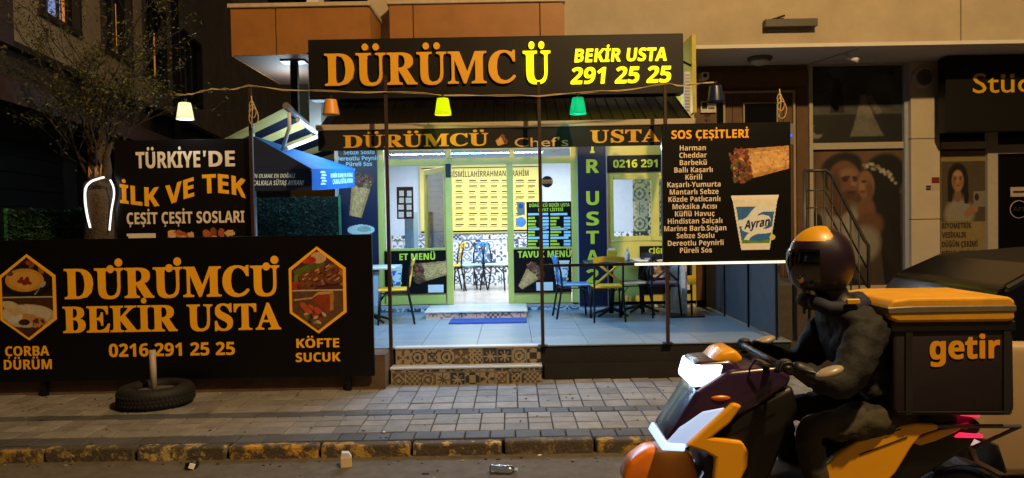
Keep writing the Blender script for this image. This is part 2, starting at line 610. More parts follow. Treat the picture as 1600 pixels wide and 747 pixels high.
# ------------------------------------------------------------------ shared materials
M_asph = mat('asphalt', '#5e574e', .85, var=.35, scale=9, bump=.5, bscale=160)
M_black = mat('black_vinyl', '#060607', .40, var=.35, scale=3, bump=.25, bscale=2.2, spec=.3)
M_gold = mat('gold_vinyl', '#ffb822', .5, var=.06)
M_goldsign = mat('sign_gold_acrylic', '#f0ae28', .45, var=.06)
M_cream = mat('cream_vinyl', '#ead9c4', .5, var=.05)
M_lit = mat('lit_yellow_acrylic', '#f5f000', .4, emit='#f4ee08', es=1.0, var=.02)
M_lime = mat('lime_paint', '#d2c862', .4, var=.10, scale=5)
M_limeprint = mat('lime_print', '#d2e03c', .5, var=.04)
M_iceprint = mat('ice_blue_print', '#b8e6f2', .5, var=.04)
M_whiteprint = mat('white_print', '#e8e8e2', .5, var=.04)
M_navy = mat('navy_print', '#101a38', .45, var=.1)
M_blk = mat('black_metal', '#101012', .45, .3, var=.2)
M_rust = mat('rusty_post_paint', '#33211a', .6, .2, var=.4, scale=20)
M_beige = mat('beige_render', '#ac9d84', .9, var=.20, scale=1.3, bump=.15, bscale=90)
M_white = mat('white_plaster', '#cfc9be', .85, var=.08, scale=2)
M_orange = mat('orange_wood_panel', '#98642c', .5, var=.16, scale=4)
M_dark = mat('dark_void', '#0d0d0f', .8, var=.2)
M_glass = glass_mat('window_glass')
M_tile0 = mat('terrace_tile', '#a9b4b8', .35, var=.12, scale=4, bump=.05, bscale=30)
M_grey = mat('grey_metal', '#8b8d90', .4, .5)
M_print = mat('printed_picture', '#ffffff', .5, attr=True, var=.06, scale=30)

# ------------------------------------------------------------------ STRUCTURE: road, kerb, pavement, terrace
ZP = 0.10           # pavement level
ZT = 0.463          # terrace level
ZS = 0.566          # shop floor level
YK0, YK1 = 5.66, 5.77
b = MB()
b.box(-60, 60, -40, YK1 - .02, -.3, 0)
setp(b.build('road', M_asph), kind='structure')
b = MB()
b.box(-60, 60, YK1 - .02, 70, -.34, -.02)
setp(b.build('ground', mat('bare_ground', '#2e2a26', .95, var=.3)), kind='structure')

def kerb_mat():
    m = mat('kerb_concrete', '#7a6f60', .85, attr=True, var=.3, scale=12, bump=.5, bscale=50)
    nt = m.node_tree
    bs = nt.nodes['Principled BSDF']
    src = bs.inputs['Base Color'].links[0].from_socket
    tc = nt.nodes.new('ShaderNodeTexCoord')
    n = nt.nodes.new('ShaderNodeTexNoise')
    n.inputs['Scale'].default_value = 7
    n.inputs['Detail'].default_value = 9
    n.inputs['Roughness'].default_value = .75
    nt.links.new(tc.outputs['Object'], n.inputs['Vector'])
    cr = nt.nodes.new('ShaderNodeValToRGB')
    cr.color_ramp.elements[0].position = .41
    cr.color_ramp.elements[1].position = .49
    nt.links.new(n.outputs['Fac'], cr.inputs[0])
    mx = nt.nodes.new('ShaderNodeMix')
    mx.data_type = 'RGBA'
    nt.links.new(cr.outputs[0], mx.inputs[0])
    nt.links.new(src, mx.inputs[6])
    mx.inputs[7].default_value = (*lin('#4a4136'), 1)
    nt.links.new(mx.outputs[2], bs.inputs['Base Color'])
    return m
b = MB()
x = -9.25
i = 0
rk = random.Random(4)
while x < 12:
    L = .705
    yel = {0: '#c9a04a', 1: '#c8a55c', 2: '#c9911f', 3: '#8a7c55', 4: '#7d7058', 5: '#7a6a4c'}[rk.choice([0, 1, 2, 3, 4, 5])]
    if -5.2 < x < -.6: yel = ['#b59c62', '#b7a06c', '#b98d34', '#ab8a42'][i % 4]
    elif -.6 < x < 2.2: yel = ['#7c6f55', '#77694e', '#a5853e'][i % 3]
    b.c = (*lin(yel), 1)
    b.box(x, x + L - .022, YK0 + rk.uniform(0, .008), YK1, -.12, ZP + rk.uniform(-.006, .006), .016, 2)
    x += L
    i += 1
setp(b.build('kerb', kerb_mat()), kind='structure')

b = MB()
rk = random.Random(11)
rows = [5.775, 5.98, 6.19, 6.36, 6.53, 6.70, 6.93, 7.18, 7.43, 7.70, 8.0]
for r in range(len(rows) - 1):
    y0, y1 = rows[r], rows[r + 1]
    dark = r in (0, 4)
    off = {0: .0, 4: .16}.get(r, .22 if r < 4 else .05)
    x = -9 + off * .5
    while x < 11:
        t = rk.uniform(.80, 1.15) * (.82 if rk.random() < .06 else 1)
        base = np.array(lin('#4d4d50' if dark else '#807b76')) * t
        b.c = (*base, 1)
        dz = rk.uniform(-.004, .004)
        g = rk.uniform(.003, .005)
        b.slab(x + g, x + .2 - g, y0 + .008, y1 - .008, ZP - .06, ZP + dz, .005)
        x += .2
M_paver = mat('concrete_pavers', '#8d857c', .72, attr=True, var=.32, scale=5, bump=.25, bscale=120)
setp(b.build('pavement', M_paver), kind='structure')
b = MB()
b.box(-30, 30, YK1, 7.9, -.2, ZP - .022)
setp(b.build('pavement_bedding', mat('joint_sand', '#15120f', .95)), kind='structure')

# terrace slab: nearer on the banner side, set back beside the steps
xs0, xs1 = P(613, 590, 7.8).x, P(847, 590, 7.8).x          # steps
YT, YTL = 7.90, 7.55
XT = 2.95
XL = -7.6
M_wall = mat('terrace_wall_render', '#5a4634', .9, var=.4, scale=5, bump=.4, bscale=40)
b = MB()
b.box(XL, xs0 - .03, YTL, 11.0, -.1, ZT - .012)
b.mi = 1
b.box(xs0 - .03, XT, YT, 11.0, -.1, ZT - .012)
b.box(xs1 + .03, XT, YT - .05, YT, -.1, .26)
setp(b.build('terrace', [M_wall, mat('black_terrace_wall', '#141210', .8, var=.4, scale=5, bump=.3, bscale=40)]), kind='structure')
b = MB()
g = .0025
x = XL
tw, td = .6, .6
for ix in range(int((XT - XL) / tw) + 1):
    for iy in range(6):
        xa, xb = XL + ix * tw, min(XL + (ix + 1) * tw, XT)
        ya, yb = YT - .02 + iy * td, min(YT - .02 + (iy + 1) * td, 11.0)
        if xb <= xa or yb <= ya: continue
        if xb < xs0: 
            if iy == 0: ya = YTL - .01
        t = rk.uniform(.93, 1.05)
        b.c = (*(np.array(lin('#7c8993')) * t), 1)
        b.box(xa + g, xb - g, ya + g, yb - g, ZT - .012, ZT)
M_tt = mat('terrace_tiles', '#8f9ba4', .34, attr=True, var=.22, scale=5, bump=.03, bscale=30)
for nd_ in M_tt.node_tree.nodes:
    if nd_.type == 'TEX_NOISE' and nd_.inputs['Scale'].default_value == 5:
        mp_ = M_tt.node_tree.nodes.new('ShaderNodeMapping')
        mp_.inputs['Scale'].default_value = (.35, 3.5, 1)
        src_ = nd_.inputs['Vector'].links[0].from_socket
        M_tt.node_tree.links.new(src_, mp_.inputs['Vector'])
        M_tt.node_tree.links.new(mp_.outputs[0], nd_.inputs['Vector'])
setp(b.build('terrace_paving', M_tt), kind='structure')

# entrance steps
PAL_T = ['#93856c', '#37332f', '#4c453d', '#574a38', '#2b2a2c']
t_steps = thing('entrance_steps', 'two low steps with patchwork patterned tile risers below the terrace', 'steps', ((xs0 + xs1) / 2, 7.8, ZP))
M_tread = mat('step_tread', '#b9bcc0', .35, var=.1)
for k, (y0, z0, z1) in enumerate(((7.72, ZP - .06, .281), (YT - .035, .281, ZT + .006))):
    b = MB()
    b.box(xs0 + .03 * k, xs1 - .01, y0 + .008, (7.9 if k == 0 else 7.96), z0, z1 - .022)
    b.build('riser', mat('riser_mortar', '#8a8072', .8), t_steps)
    b = MB()
    b.box(xs0 + .03 * k - .01, xs1, y0 - .006, (7.9 if k == 0 else 7.98), z1 - .022, z1, .005)
    b.build('tread', M_tread, t_steps)
    zz0 = max(z0, ZP - .03)
    tile_art(xs1 - xs0 - .03 * k, z1 - .022 - zz0, .155, 21 + k, PAL_T, 12).sheet('patterned_tiles', xs0 + .03 * k, xs1 - .01, zz0, z1 - .022, y0 + .004, t_steps)

# ------------------------------------------------------------------ MAIN BUILDING
YF = 11.0
bld = thing('apartment_building', 'beige apartment block with orange bays above the lit doner shop', 'building', (1.5, YF, ZP))
Zsof = 4.06
xp = lambda px, Y, py=300: P(px, py, Y).x
zp = lambda py, Y, px=800: P(px, py, Y).z
b = MB()                                     # upper wall in front plane 9.9
b.box(xp(575, 9.9, 30), xp(608, 9.9, 30), 9.9, 10.3, 3.3, 9)
b.box(xp(880, 9.9, 30), xp(1500, 9.9, 30), 9.9, 10.3, Zsof, 9)
b.box(xp(1500, 9.9, 30) + .003, 14, 9.87, 10.3, Zsof - .002, 9)
b.box(-2.55, 14, 10.3, 10.6, 5.2, 9)
b.build('upper_wall', M_beige, bld)
b = MB()
b.box(xp(881, 9.9), 14, 9.862, YF + .3, Zsof - .05, Zsof - .003)
b.box(-2.4, xp(881, 9.9) - .002, 10.31, YF + .3, Zsof - .05, Zsof - .003)
b.box(xp(362, 9.05, 90) + .25, xp(575, 9.05, 90) - .1, 9.3, YF, 3.86, 3.95)
b.build('soffit', M_white, bld)
b = MB()
b.box(-2.6, -2.45, 9.7, 15, 3.0, 9)
b.box(-2.6, -2.45, YF + .35, 15, ZP, 3.0)
b.build('side_wall', M_white, bld)
# rounded joint lines in the soffit
b = MB()
p0, p1 = P(1268, 97, 10.9), P(1330, 78, 10.2)
b.tube([(p0.x, 10.95, Zsof - .052), (p1.x, 9.98, Zsof - .052)], .008, 4)
b.build('soffit_joint', M_grey, bld)

def bay(px0, px1, Y, zb, zt, joints, depth, label=None, capm=None):
    bx0, bx1 = xp(px0, Y, 60), xp(px1, Y, 60)
    b = MB()
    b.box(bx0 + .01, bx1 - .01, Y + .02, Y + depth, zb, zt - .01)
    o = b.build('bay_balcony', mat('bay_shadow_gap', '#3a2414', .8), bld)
    edges = [bx0] + [xp(j, Y, 60) for j in joints] + [bx1]
    b = MB()
    for i in range(len(edges) - 1):
        b.box(edges[i] + (.006 if i else 0), edges[i + 1] - .006, Y, Y + .019, zb + .003, zt - .02, .003)
    b.box(bx0 - .012, bx0 + .008, Y + .02, Y + depth, zb + .003, zt - .02, .003)
    b.box(bx1 - .008, bx1 + .012, Y + .02, Y + depth, zb + .003, zt - .02, .003)
    b.build('cladding_panel', M_orange, o)
    b = MB()
    b.box(bx0 - .03, bx1 + .03, Y - .03, Y + depth, zt - .02, zt + .03, .005)
    b.build('coping', mat('coping_stone', '#b9a688', .7), o)
    return o
bay(361, 576, 9.05, 3.84, 4.43, [431], 1.9)
bay(609, 881, 9.6, 3.9, 4.60, [646, 844], .6)
# dark glazing above the bays
b = MB()
b.box(xp(600, 9.9, 5), xp(881, 9.9, 5), 9.95, 10.0, 4.6, 9)
b.box(-3.2, xp(580, 9.9, 5), 10.0, 10.05, 4.4, 9)
b.build('dark_balcony_glass', mat('dark_glass', '#0a0a0c', .12, var=.1), bld)
# light fitting under the ceiling of the balcony above: warm strip
# ground floor walls beside the shop
M_woodwall = mat('brown_wood_cladding', '#5a3f24', .6, var=.3, scale=6)
xw0, xw1 = xp(1086, YF), xp(1265, YF)
b = MB()
n = 9
for i in range(n):
    xa = xw0 + (xw1 - xw0) * i / n
    xb = xw0 + (xw1 - xw0) * (i + 1) / n
    b.box(xa + .004, xb - .004, YF, YF + .05, ZP, Zsof)
b.box(xw0, xw1, YF + .04, YF + .2, ZP, Zsof)
b.box(xw0, xw1, YF - .03, YF - .002, zp(137, YF, 1180), zp(112, YF, 1180))
o = b.build('wood_wall', M_woodwall, bld)
dr = MB()
x0, x1, z0, z1 = RX(1131, 142, 1243, 480, YF - .03)
for (xa, xb, za, zb) in ((x0, x0 + .03, z0, z1), (x1 - .03, x1, z0, z1), (x0 + .03, x1 - .03, z1 - .03, z1)):
    dr.box(xa, xb, YF - .05, YF - .002, za, zb)
x0, x1, z0, z1 = RX(1162, 160, 1216, 420, YF - .03)
for (xa, xb, za, zb) in ((x0, x0 + .02, z0, z1), (x1 - .02, x1, z0, z1), (x0 + .02, x1 - .02, z1 - .02, z1)):
    dr.box(xa, xb, YF - .05, YF - .002, za, zb)
d = dr.build('entrance_door', mat('pale_door_trim', '#9a8a6c', .5), bld)
box_obj('door_glass', mat('dark_glass', '#0a0a0c', .12, var=.1), d, x0 + .02, x1 - .02, YF - .03, YF - .003, z0, z1 - .02)
x0, x1, z0, z1 = RX(1121, 160, 1133, 240, YF - .03)
box_obj('side_light_glass', mat('dark_glass', '#0a0a0c', .12, var=.1), d, x0, x1, YF - .03, YF - .003, z0, z1)
# studio frontage: frames
M_frame = mat('studio_window_frame', '#a39a88', .5, var=.08)
b = MB()
zsb = zp(446, YF, 1340)
b.box(xp(1263, YF), xp(1268.5, YF), YF - .06, YF + .1, ZP, Zsof)
b.box(xp(1268.5, YF), xp(1410, YF), YF - .04, YF + .1, zp(233, YF, 1340), zp(223, YF, 1340))
b.box(xp(1268.5, YF), xp(1410, YF), YF - .05, YF + .1, ZP, zsb)
b.box(xp(1268.5, YF), xp(1410, YF), YF - .04, YF + .1, zp(103, YF, 1340), Zsof)
x0 = xp(1468, YF)
b.box(xp(1540, YF), xp(1556, YF), YF - .05, YF + .1, ZP, zp(175, YF, 1540))
b.box(x0, xp(1540, YF), YF - .045, YF + .1, zp(233, YF, 1500), zp(222, YF, 1500))
b.box(xp(1556, YF), 9, YF - .045, YF + .1, zp(240, YF, 1600), zp(226, YF, 1600))
b.build('studio_frame', M_frame, bld)
b = MB()
b.box(xp(1268.5, YF), xp(1410, YF), YF + .02, YF + .06, ZP, Zsof)
b.box(x0, 9, YF + .02, YF + .06, ZP, Zsof)
b.build('studio_window', mat('dark_glass', '#0a0a0c', .12, var=.1), bld)
b = MB()
xc0, xc1 = xp(1424, YF - .12), xp(1469, YF - .12)
zj = [ZP, zp(343, YF - .12, 1440), zp(217, YF - .12, 1440), Zsof]
for i in range(3):
    b.box(xc0, xc1, YF - .12, YF + .3, zj[i] + .006, zj[i + 1] - .006, .004)
b.box(xc0 + .02, xc1 - .02, YF - .10, YF + .3, ZP, Zsof)
b.build('column', mat('column_cladding', '#b3a690', .7, var=.1, scale=3), bld)
b = MB()
b.box(xp(1411, YF), xc0 - .002, YF - .05, YF + .3, ZP, Zsof)
b.build('column_return', mat('blue_shaded_plaster', '#8d93a0', .8, var=.1), bld)  # unlit side of the column, its bluish shade put into the colour
b = MB()
b.box(7.9, 14, YF - .2, YF + .3, ZP, Zsof)
b.build('side_pier', M_beige, bld)

# ---------------- shop front of the building
sf = MB()
def fr(px0, py0, px1, py1, Y=YF, d=.08, bev=.004):
    x0, x1, z0, z1 = RX(px0, py0, px1, py1, Y)
    sf.box(x0, x1, Y, Y + d, z0, z1, bev)
fr(590, 228, 601, 476); fr(697, 257, 707, 476, YF - .01, .1); fr(793, 257, 803, 476, YF - .01, .1); fr(893, 228, 904, 476)
fr(601, 247, 893, 257, YF - .002, .085)
fr(601, 224, 893, 233); fr(697, 233, 704, 247); fr(796, 233, 803, 247)
fr(601, 459, 697, 476); fr(803, 457, 893, 475)
fr(601, 388, 697, 392, YF + .01, .05); fr(803, 386, 893, 390, YF + .01, .05)
shop = sf.build('shopfront', M_lime, bld)
x0, x1, z0, z1 = RX(601, 233, 697, 459, YF)
b = MB()
b.box(x0, x1, YF + .035, YF + .042, z0, z1)
x0, x1, z0, z1 = RX(803, 233, 893, 457, YF)
b.box(x0, x1, YF + .035, YF + .042, z0, z1)
x0, x1, z0, z1 = RX(704, 233, 796, 247, YF)
b.box(x0, x1, YF + .035, YF + .042, z0, z1)
b.build('shop_glass', M_glass, shop)
# inward door leaf
dx, dz0, dz1 = xp(697, YF), ZS + .02, zp(257, YF, 700) - .02
Md = Matrix.Translation((dx, YF + .1, 0)) @ Matrix.Rotation(R(118), 4, 'Z')
b = MB()
for (a0, a1, c0, c1) in ((0, .07, dz0, dz1), (.80, .87, dz0, dz1), (.07, .80, dz1 - .08, dz1), (.07, .80, dz0, dz0 + .12), (.07, .80, 1.15, 1.22)):
    b.box(a0, a1, -.025, .025, c0, c1, .004, rot=Md)
leaf = b.build('door_leaf', M_lime, shop)
b = MB()
b.box(.07, .80, -.004, .004, dz0 + .12, dz1 - .08, rot=Md)
b.build('door_glass', M_glass, leaf)
b = MB()
b.tube([Md @ Vector((.76, -.07, 1.35)), Md @ Vector((.76, -.07, 1.75))], .014, 8)
b.build('door_handle', M_grey, leaf)
# closer box above the door
pbox('door_closer', M_blk, shop, 696, 256, 704, 276, YF - .06, .05)

# walls of the shop, right part (lime wall with a window), pillar
M_pil = mat('white_shop_wall', '#c9ccd0', .7, var=.08)
b = MB()
xa, xb = xp(904, YF), xp(1086, YF)
wx0, wx1, wz0, wz1 = RX(953, 274, 1078, 376, YF)
zb_ = zp(476, YF, 990)
b.box(xa, wx0, YF, YF + .15, zb_, 3.4)
b.box(wx0, xb, YF, YF + .15, zb_, wz0)
b.box(wx0, xb, YF, YF + .15, wz1, 3.4)
b.box(wx1, xb, YF, YF + .15, wz0, wz1)
b.build('lime_wall', M_lime, bld)
sf = MB()
fr(953, 274, 959, 376, YF - .02, .07); fr(1018, 274, 1030, 376, YF - .02, .07); fr(959, 274, 1018, 280, YF - .02, .07); fr(959, 369, 1018, 376, YF - .02, .07)
fr(1072, 274, 1078, 376, YF - .02, .07); fr(1030, 274, 1072, 280, YF - .02, .07); fr(1030, 369, 1072, 376, YF - .02, .07)
w = sf.build('shop_window', M_lime, bld)
b = MB()
b.box(wx0 + .05, wx1 - .05, YF + .02, YF + .026, wz0 + .05, wz1 - .05)
b.build('window_glass', M_glass, w)
b = MB()
b.box(-2.6, xp(590, YF), YF + .02, YF + .3, ZP, 3.4)
b.box(-2.6, xb, YF + .02, YF + .2, 2.95, Zsof)
b.box(xp(904, YF) - .02, xp(948, YF), YF - .06, YF - .002, ZT, 3.2)
b.build('shop_pillar', M_pil, bld)
b = MB()                                    # patterned skirting
zz0, zz1 = ZT, zp(476, YF, 990)
b.box(xp(590, YF), xp(700, YF), YF + .01, YF + .1, ZT, ZS)
b.box(xp(800, YF), xb, YF + .01, YF + .1, ZT, ZS)
b.build('skirting', M_pil, bld)
PAL_W = ['#c9cdd4', '#3c3f4c', '#565a68', '#7d7f8c', '#8d8276']
tile_art(xb - xp(800, YF), zz1 - zz0, .2, 5, PAL_W, 12).sheet('patterned_tiles', xp(800, YF), xb, zz0, zz1, YF - .003, bld)
tile_art(xp(700, YF) - xp(590, YF), zz1 - zz0, .2, 6, PAL_W, 12).sheet('patterned_tiles', xp(590, YF), xp(700, YF), zz0, zz1, YF - .003, bld)
# interior shell
YB = 14.25
b = MB()
b.box(-2.44, 3.0, YF + .0, YB + .1, ZS - .1, ZS)
b.build('shop_floor', mat('shop_floor_tile', '#b9b0a8', .22, var=.25, scale=3), bld)
b = MB()
b.box(-2.44, 3.0, YB, YB + .1, ZS, 3.4)
b.box(-2.44, -2.36, YF + .3, YB, ZS, 3.4)
b.box(2.92, 3.0, YF + .2, YB, ZS, 3.4)
b.box(-2.44, 3.0, YF + .2, YB, 3.3, 3.4)
b.build('shop_wall', mat('shop_inner_wall', '#b9c3d2', .7, var=.05), bld)
zt_ = P(750, 366, YB).z
tile_art(5.2, zt_ - ZS, .22, 9, ['#d0d4da', '#2c3346', '#4a536c', '#7c86a0', '#5f6673'], 12).sheet('wall_tiles', -2.3, 2.9, ZS, zt_, YB - .008, bld)
tile_art(.62, 1.1, .22, 13, ['#c6d2e2', '#2c4a76', '#5a7aa8', '#7c96b8'], 12).sheet('wall_tiles', wx0 + .42, wx0 + 1.04, wz0 - .1, wz1 + .1, YF + .5, bld)
# door slab step with tile riser
t = thing('door_step', 'white slab step with a patterned tile edge before the shop door', 'step', (P(745, 490, 10.4).x, 10.4, ZT))
x0, x1 = P(665, 490, 10.15).x, P(822, 490, 10.15).x
b = MB(); b.box(x0, x1, 10.16, YF, ZT, ZS - .02); b.build('riser', M_pil, t)
b = MB(); b.box(x0 - .02, x1 + .02, 10.13, YF - .012, ZS - .02, ZS + .002, .004); b.build('tread', mat('white_marble', '#c6c6c4', .25, var=.12), t)
tile_art(x1 - x0, ZS - .02 - ZT, .2, 31, PAL_W, 12).sheet('patterned_tiles', x0, x1, ZT, ZS - .02, 10.156, t)
o = setp(box_obj('doormat', mat('blue_doormat', '#1c3f8c', .95, var=.2, scale=40, bump=.6, bscale=200), None, P(703, 502, 9.85).x, P(823, 502, 9.85).x, 9.62, 10.09, ZT, ZT + .014, .004), 'flat blue doormat lying before the door step', 'doormat')

# ------------------------------------------------------------------ NEIGHBOURING BUILDING (left, receding)
nb = thing('neighbouring_building', 'dark plastered building with sparse lit windows behind the tree', 'building', (-6.87, 10, 0))
ang = math.atan2(.9895, -.144)
MN = Matrix.Translation((-6.87, 10, 0)) @ Matrix.Rotation(ang, 4, 'Z')     # local x along facade, local -y towards the street side
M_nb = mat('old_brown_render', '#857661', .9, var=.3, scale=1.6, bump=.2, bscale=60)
M_nbd = mat('dark_trim', '#241d19', .7, var=.3)
def nbox(b, u0, u1, n0, n1, z0, z1, bev=0.):
    b.box(u0, u1, -n1, -n0, z0, z1, bev, rot=MN)
yu = lambda Y: (Y - 10) / .9895
wins = [(11.30, 12.67), (13.6, 15.1), (15.8, 17.25), (18.5, 20.3)]
us = [(yu(a), yu(c)) for a, c in wins]
b = MB()
zs, zh = 5.1, 6.7
prev = -4.5
for (a, c) in us + [(27, 27)]:
    nbox(b, prev, a, -.5, 0, 4.4, zh)
    prev = c
nbox(b, -4.5, 27, -.5, 0, zh, 12)
for (a, c) in us: nbox(b, a, c, -.5, 0, 4.4, zs)
nbox(b, -4.5, 27, -3, -.35, 0, 12)
b.build('wall', M_nb, nb)
b = MB()
nbox(b, -4.5, 27, 0, .06, 4.33, 4.42)
b.build('string_course', M_nbd, nb)
b = MB()
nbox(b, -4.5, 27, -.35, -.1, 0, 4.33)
b.build('ground_floor_wall', mat('dark_lower_wall', '#2b2622', .9, var=.4, scale=2), nb)  # ground floor coloured darker than the wall above
for k in range(7):
    b = MB()
    u0 = -3.5 + k * 3.1
    for q in range(12):
        nbox(b, u0, u0 + 2.5, -.1, -.06, .2 + q * .24, .2 + q * .24 + .225)
    b.build('roller_shutter', mat('dark_shutter', '#1d1d20', .5, .3), nb)
for k, (a, c) in enumerate(us):
    b = MB()
    t = .09
    nbox(b, a - .06, c + .06, -.05, .05, zs - .1, zs)
    nbox(b, a, a + t, -.1, .06, zs, zh); nbox(b, c - t, c, -.1, .06, zs, zh); nbox(b, a + t, c - t, -.1, .06, zh - t, zh)
    nbox(b, (a + c) / 2 - .04, (a + c) / 2 + .04, -.075, -.02, zs, zh - t)
    f = b.build('window', M_nbd, nb)
    b = MB()
    nbox(b, a + t, c - t, -.08, -.06, zs, zh - t)
    b.build('pane', mat('dark_glass', '#0a0a0c', .12, var=.1), f)
    b = MB()
    if k == 0:
        nbox(b, a + .42, a + .82, -.055, -.045, zs + .02, zh - .2)
        b.build('lit_curtain', mat('cool_lit_curtain', '#8098d8', .9, es=.55, var=.3, scale=3), f)
        b = MB()
        nbox(b, a + .90, a + .97, -.055, -.04, zs + .02, zh - .2)
        b.build('curtain_gap', mat('warm_lit_gap', '#d88a30', .9, es=.55, var=.6, scale=9), f)
    else:
        m_ = a + (c - a) * (.62, .55, .6, .5)[k]
        nbox(b, m_, m_ + .06, -.055, -.04, zs + .05, zs + 1.0)
        b.build('curtain_gap', mat('warm_lit_gap', '#d88a30', .9, es=.55, var=.6, scale=9), f)
b = MB()
nbox(b, yu(17.8), yu(17.95), .02, .14, 2.5, 12)
b.build('drain_pipe', M_nbd, nb)
b = MB()
nbox(b, -4.5, -1.05, 0, .75, 4.0, 4.15); nbox(b, -4.5, -1.05, .68, .75, 4.15, 5.0); nbox(b, -1.10, -1.05, 0, .68, 4.15, 5.0)
b.build('balcony', mat('maroon_balcony', '#2b1a18', .7, var=.3), nb)
b = MB()
for (u0, u1, z, dz, n) in ((-4.0, 3.6, 3.35, .55, 1.3), (4.2, 11, 3.3, .5, 1.2)):
    vs = [(u0, -.0, z + dz), (u1, -.0, z + dz), (u1, -n, z), (u0, -n, z)]
    b.quad(*[MN @ Vector(v) for v in vs])
    b.quad(*[MN @ Vector((v[0], v[1], v[2] - .03)) for v in vs])
    nbox(b, u0, u1, n - .02, n, z - .22, z + .01)
cn = b.build('canopy', mat('dark_red_canvas', '#2a1514', .8, var=.3), nb)

# ------------------------------------------------------------------ SIGNS
def sign(name, label, cat, px0, py0, px1, py1, Y, th, m, group=None, bev=.004, part='panel'):
    x0, x1, z0, z1 = RX(px0, py0, px1, py1, Y)
    t = thing(name, label, cat, ((x0 + x1) / 2, Y, z0), group=group)
    b = MB()
    b.box(x0, x1, Y, Y + th, z0, z1, bev)
    b.build(part, m, t)
    return t, (x0, x1, z0, z1)

# big shop sign
t, q = sign('shop_sign', 'wide black fascia sign with raised gold letters, some lit yellow, above the awning', 'sign', 482, 57, 1068, 151, 8.75, .22, mat('black_fascia', '#0d0b09', .5, var=.15, scale=4, spec=.3), bev=.006)
b = MB()
ptext(b, 'DÜRÜMC', 'serif', 508, 83, 806, 132, 8.748, off=.014, depth=.035, sp=.01)
b.build('unlit_lettering', M_goldsign, t)
b = MB()
ptext(b, 'Ü', 'serif', 817, 81, 860, 130, 8.748, off=.018, depth=.035)
ptext(b, 'BEKİR USTA', 'sans', 897, 76, 1041, 96, 8.748, off=.014, depth=.02, shear=.12)
ptext(b, '291 25 25', 'sans', 891, 105, 1047, 130, 8.748, off=.014, depth=.02, shear=.12)
b.build('lit_lettering', M_lit, t)
b = MB()
for k in range(5):
    xx = q[0] + .3 + k * (q[1] - q[0] - .6) / 4
    b.box(xx - .03, xx + .03, 8.97, 9.95, q[3] - .2, q[3] - .15)
    b.box(xx - .03, xx + .03, 8.97, 9.95, q[2] + .1, q[2] + .15)
b.build('bracket', M_blk, t)

# awning over the terrace entrance
ax0, ax1 = P(497, 200, 8.2).x, P(1085, 195, 8.2).x
ztop, zlip, zval = 3.30, 2.846, 2.59
t = thing('awning', 'black ribbed awning with a printed valance below the big shop sign', 'awning', ((ax0 + ax1) / 2, 9.0, zlip))
b = MB()
N = 34
for i in range(N):
    xa, xb = ax0 + (ax1 - ax0) * i / N, ax0 + (ax1 - ax0) * (i + 1) / N
    m_ = (xa + xb) / 2
    pr = [(xa, 0), (xb - .022, 0), (xb - .016, .018), (xb - .006, .018), (xb, 0)]
    for j in range(4):
        (u0, h0), (u1, h1) = pr[j], pr[j + 1]
        b.quad((u0, 8.22, zlip + h0), (u1, 8.22, zlip + h1), (u1, 9.2, ztop + h1), (u0, 9.2, ztop + h0))
    b.quad((xa, 8.22, zlip - .02), (xb, 8.22, zlip - .02), (xb, 9.2, ztop - .02), (xa, 9.2, ztop - .02))
b.build('ribbed_roof', mat('black_corrugated_sheet', '#070706', .55, 0, var=.2, spec=.3), t, normals=False)
b = MB()
b.box(ax0 - .02, ax1 + .01, 8.17, 8.22, zlip - .035, zlip + .03, .006)
b.build('front_rail', mat('pale_awning_rail', '#b0a28c', .5, var=.06), t)
b = MB()
b.box(ax0 + .0, ax1 - .0, 8.185, 8.205, zval, zlip - .036)
va = b.build('valance', mat('black_canvas', '#0b0a09', .8, var=.25, scale=8, bump=.2, bscale=5), t)
b = MB()
M_goldcanvas = mat('gold_canvas_print', '#e0a82a', .7, var=.12)
ptext(b, 'DÜRÜMCÜ', 'serif', 536, 210, 763, 229, 8.182, off=.016, sp=.02)
ptext(b, 'USTA', 'serif', 922, 203, 1031, 222, 8.182, off=.016, sp=.02)
b.build('lettering', M_goldcanvas, va)
b = MB()
ptext(b, "Chef's", 'plain', 804, 215, 888, 229, 8.182)
b.build('script_lettering', mat('bronze_canvas_print', '#d8a870', .7), va)
art_wrap(24, 22, 1.1, (.65, .55), (.18, .25), .34, .2, 3).psheet('wrap_emblem', 772, 207, 796, 230, 8.181, va)
b = MB()
for xx in (ax0 + .02, ax1 - .06):
    b.prism([(8.25, zlip - .03), (9.2, ztop - .04), (9.2, ztop - .1), (8.25, zlip - .09)], xx, xx + .04, axis='X')
b.build('side_arm', M_blk, t)
b = MB()
b.box(ax0 + .1, ax1 - .1, 9.4, 9.46, 3.02, 3.06)
b.build('lamp_housing', M_white, t)

# end panel on the shop's right corner
b = MB()
xe = P(1070, 150, 9.6).x
b.box(xe, xe + .05, 9.2, YF - .06, zp(195, 10.4, 1078), Zsof - .02)
o = b.build('yellow_panel', mat('yellow_edge_panel', '#b5a82c', .5), bld)
b = MB()
b.box(xe + .06, xe + .14, 10.2, YF - .06, ZT, Zsof - .02)
b.build('corner_post', mat('blue_white_panel', '#aeb9c6', .6), bld)

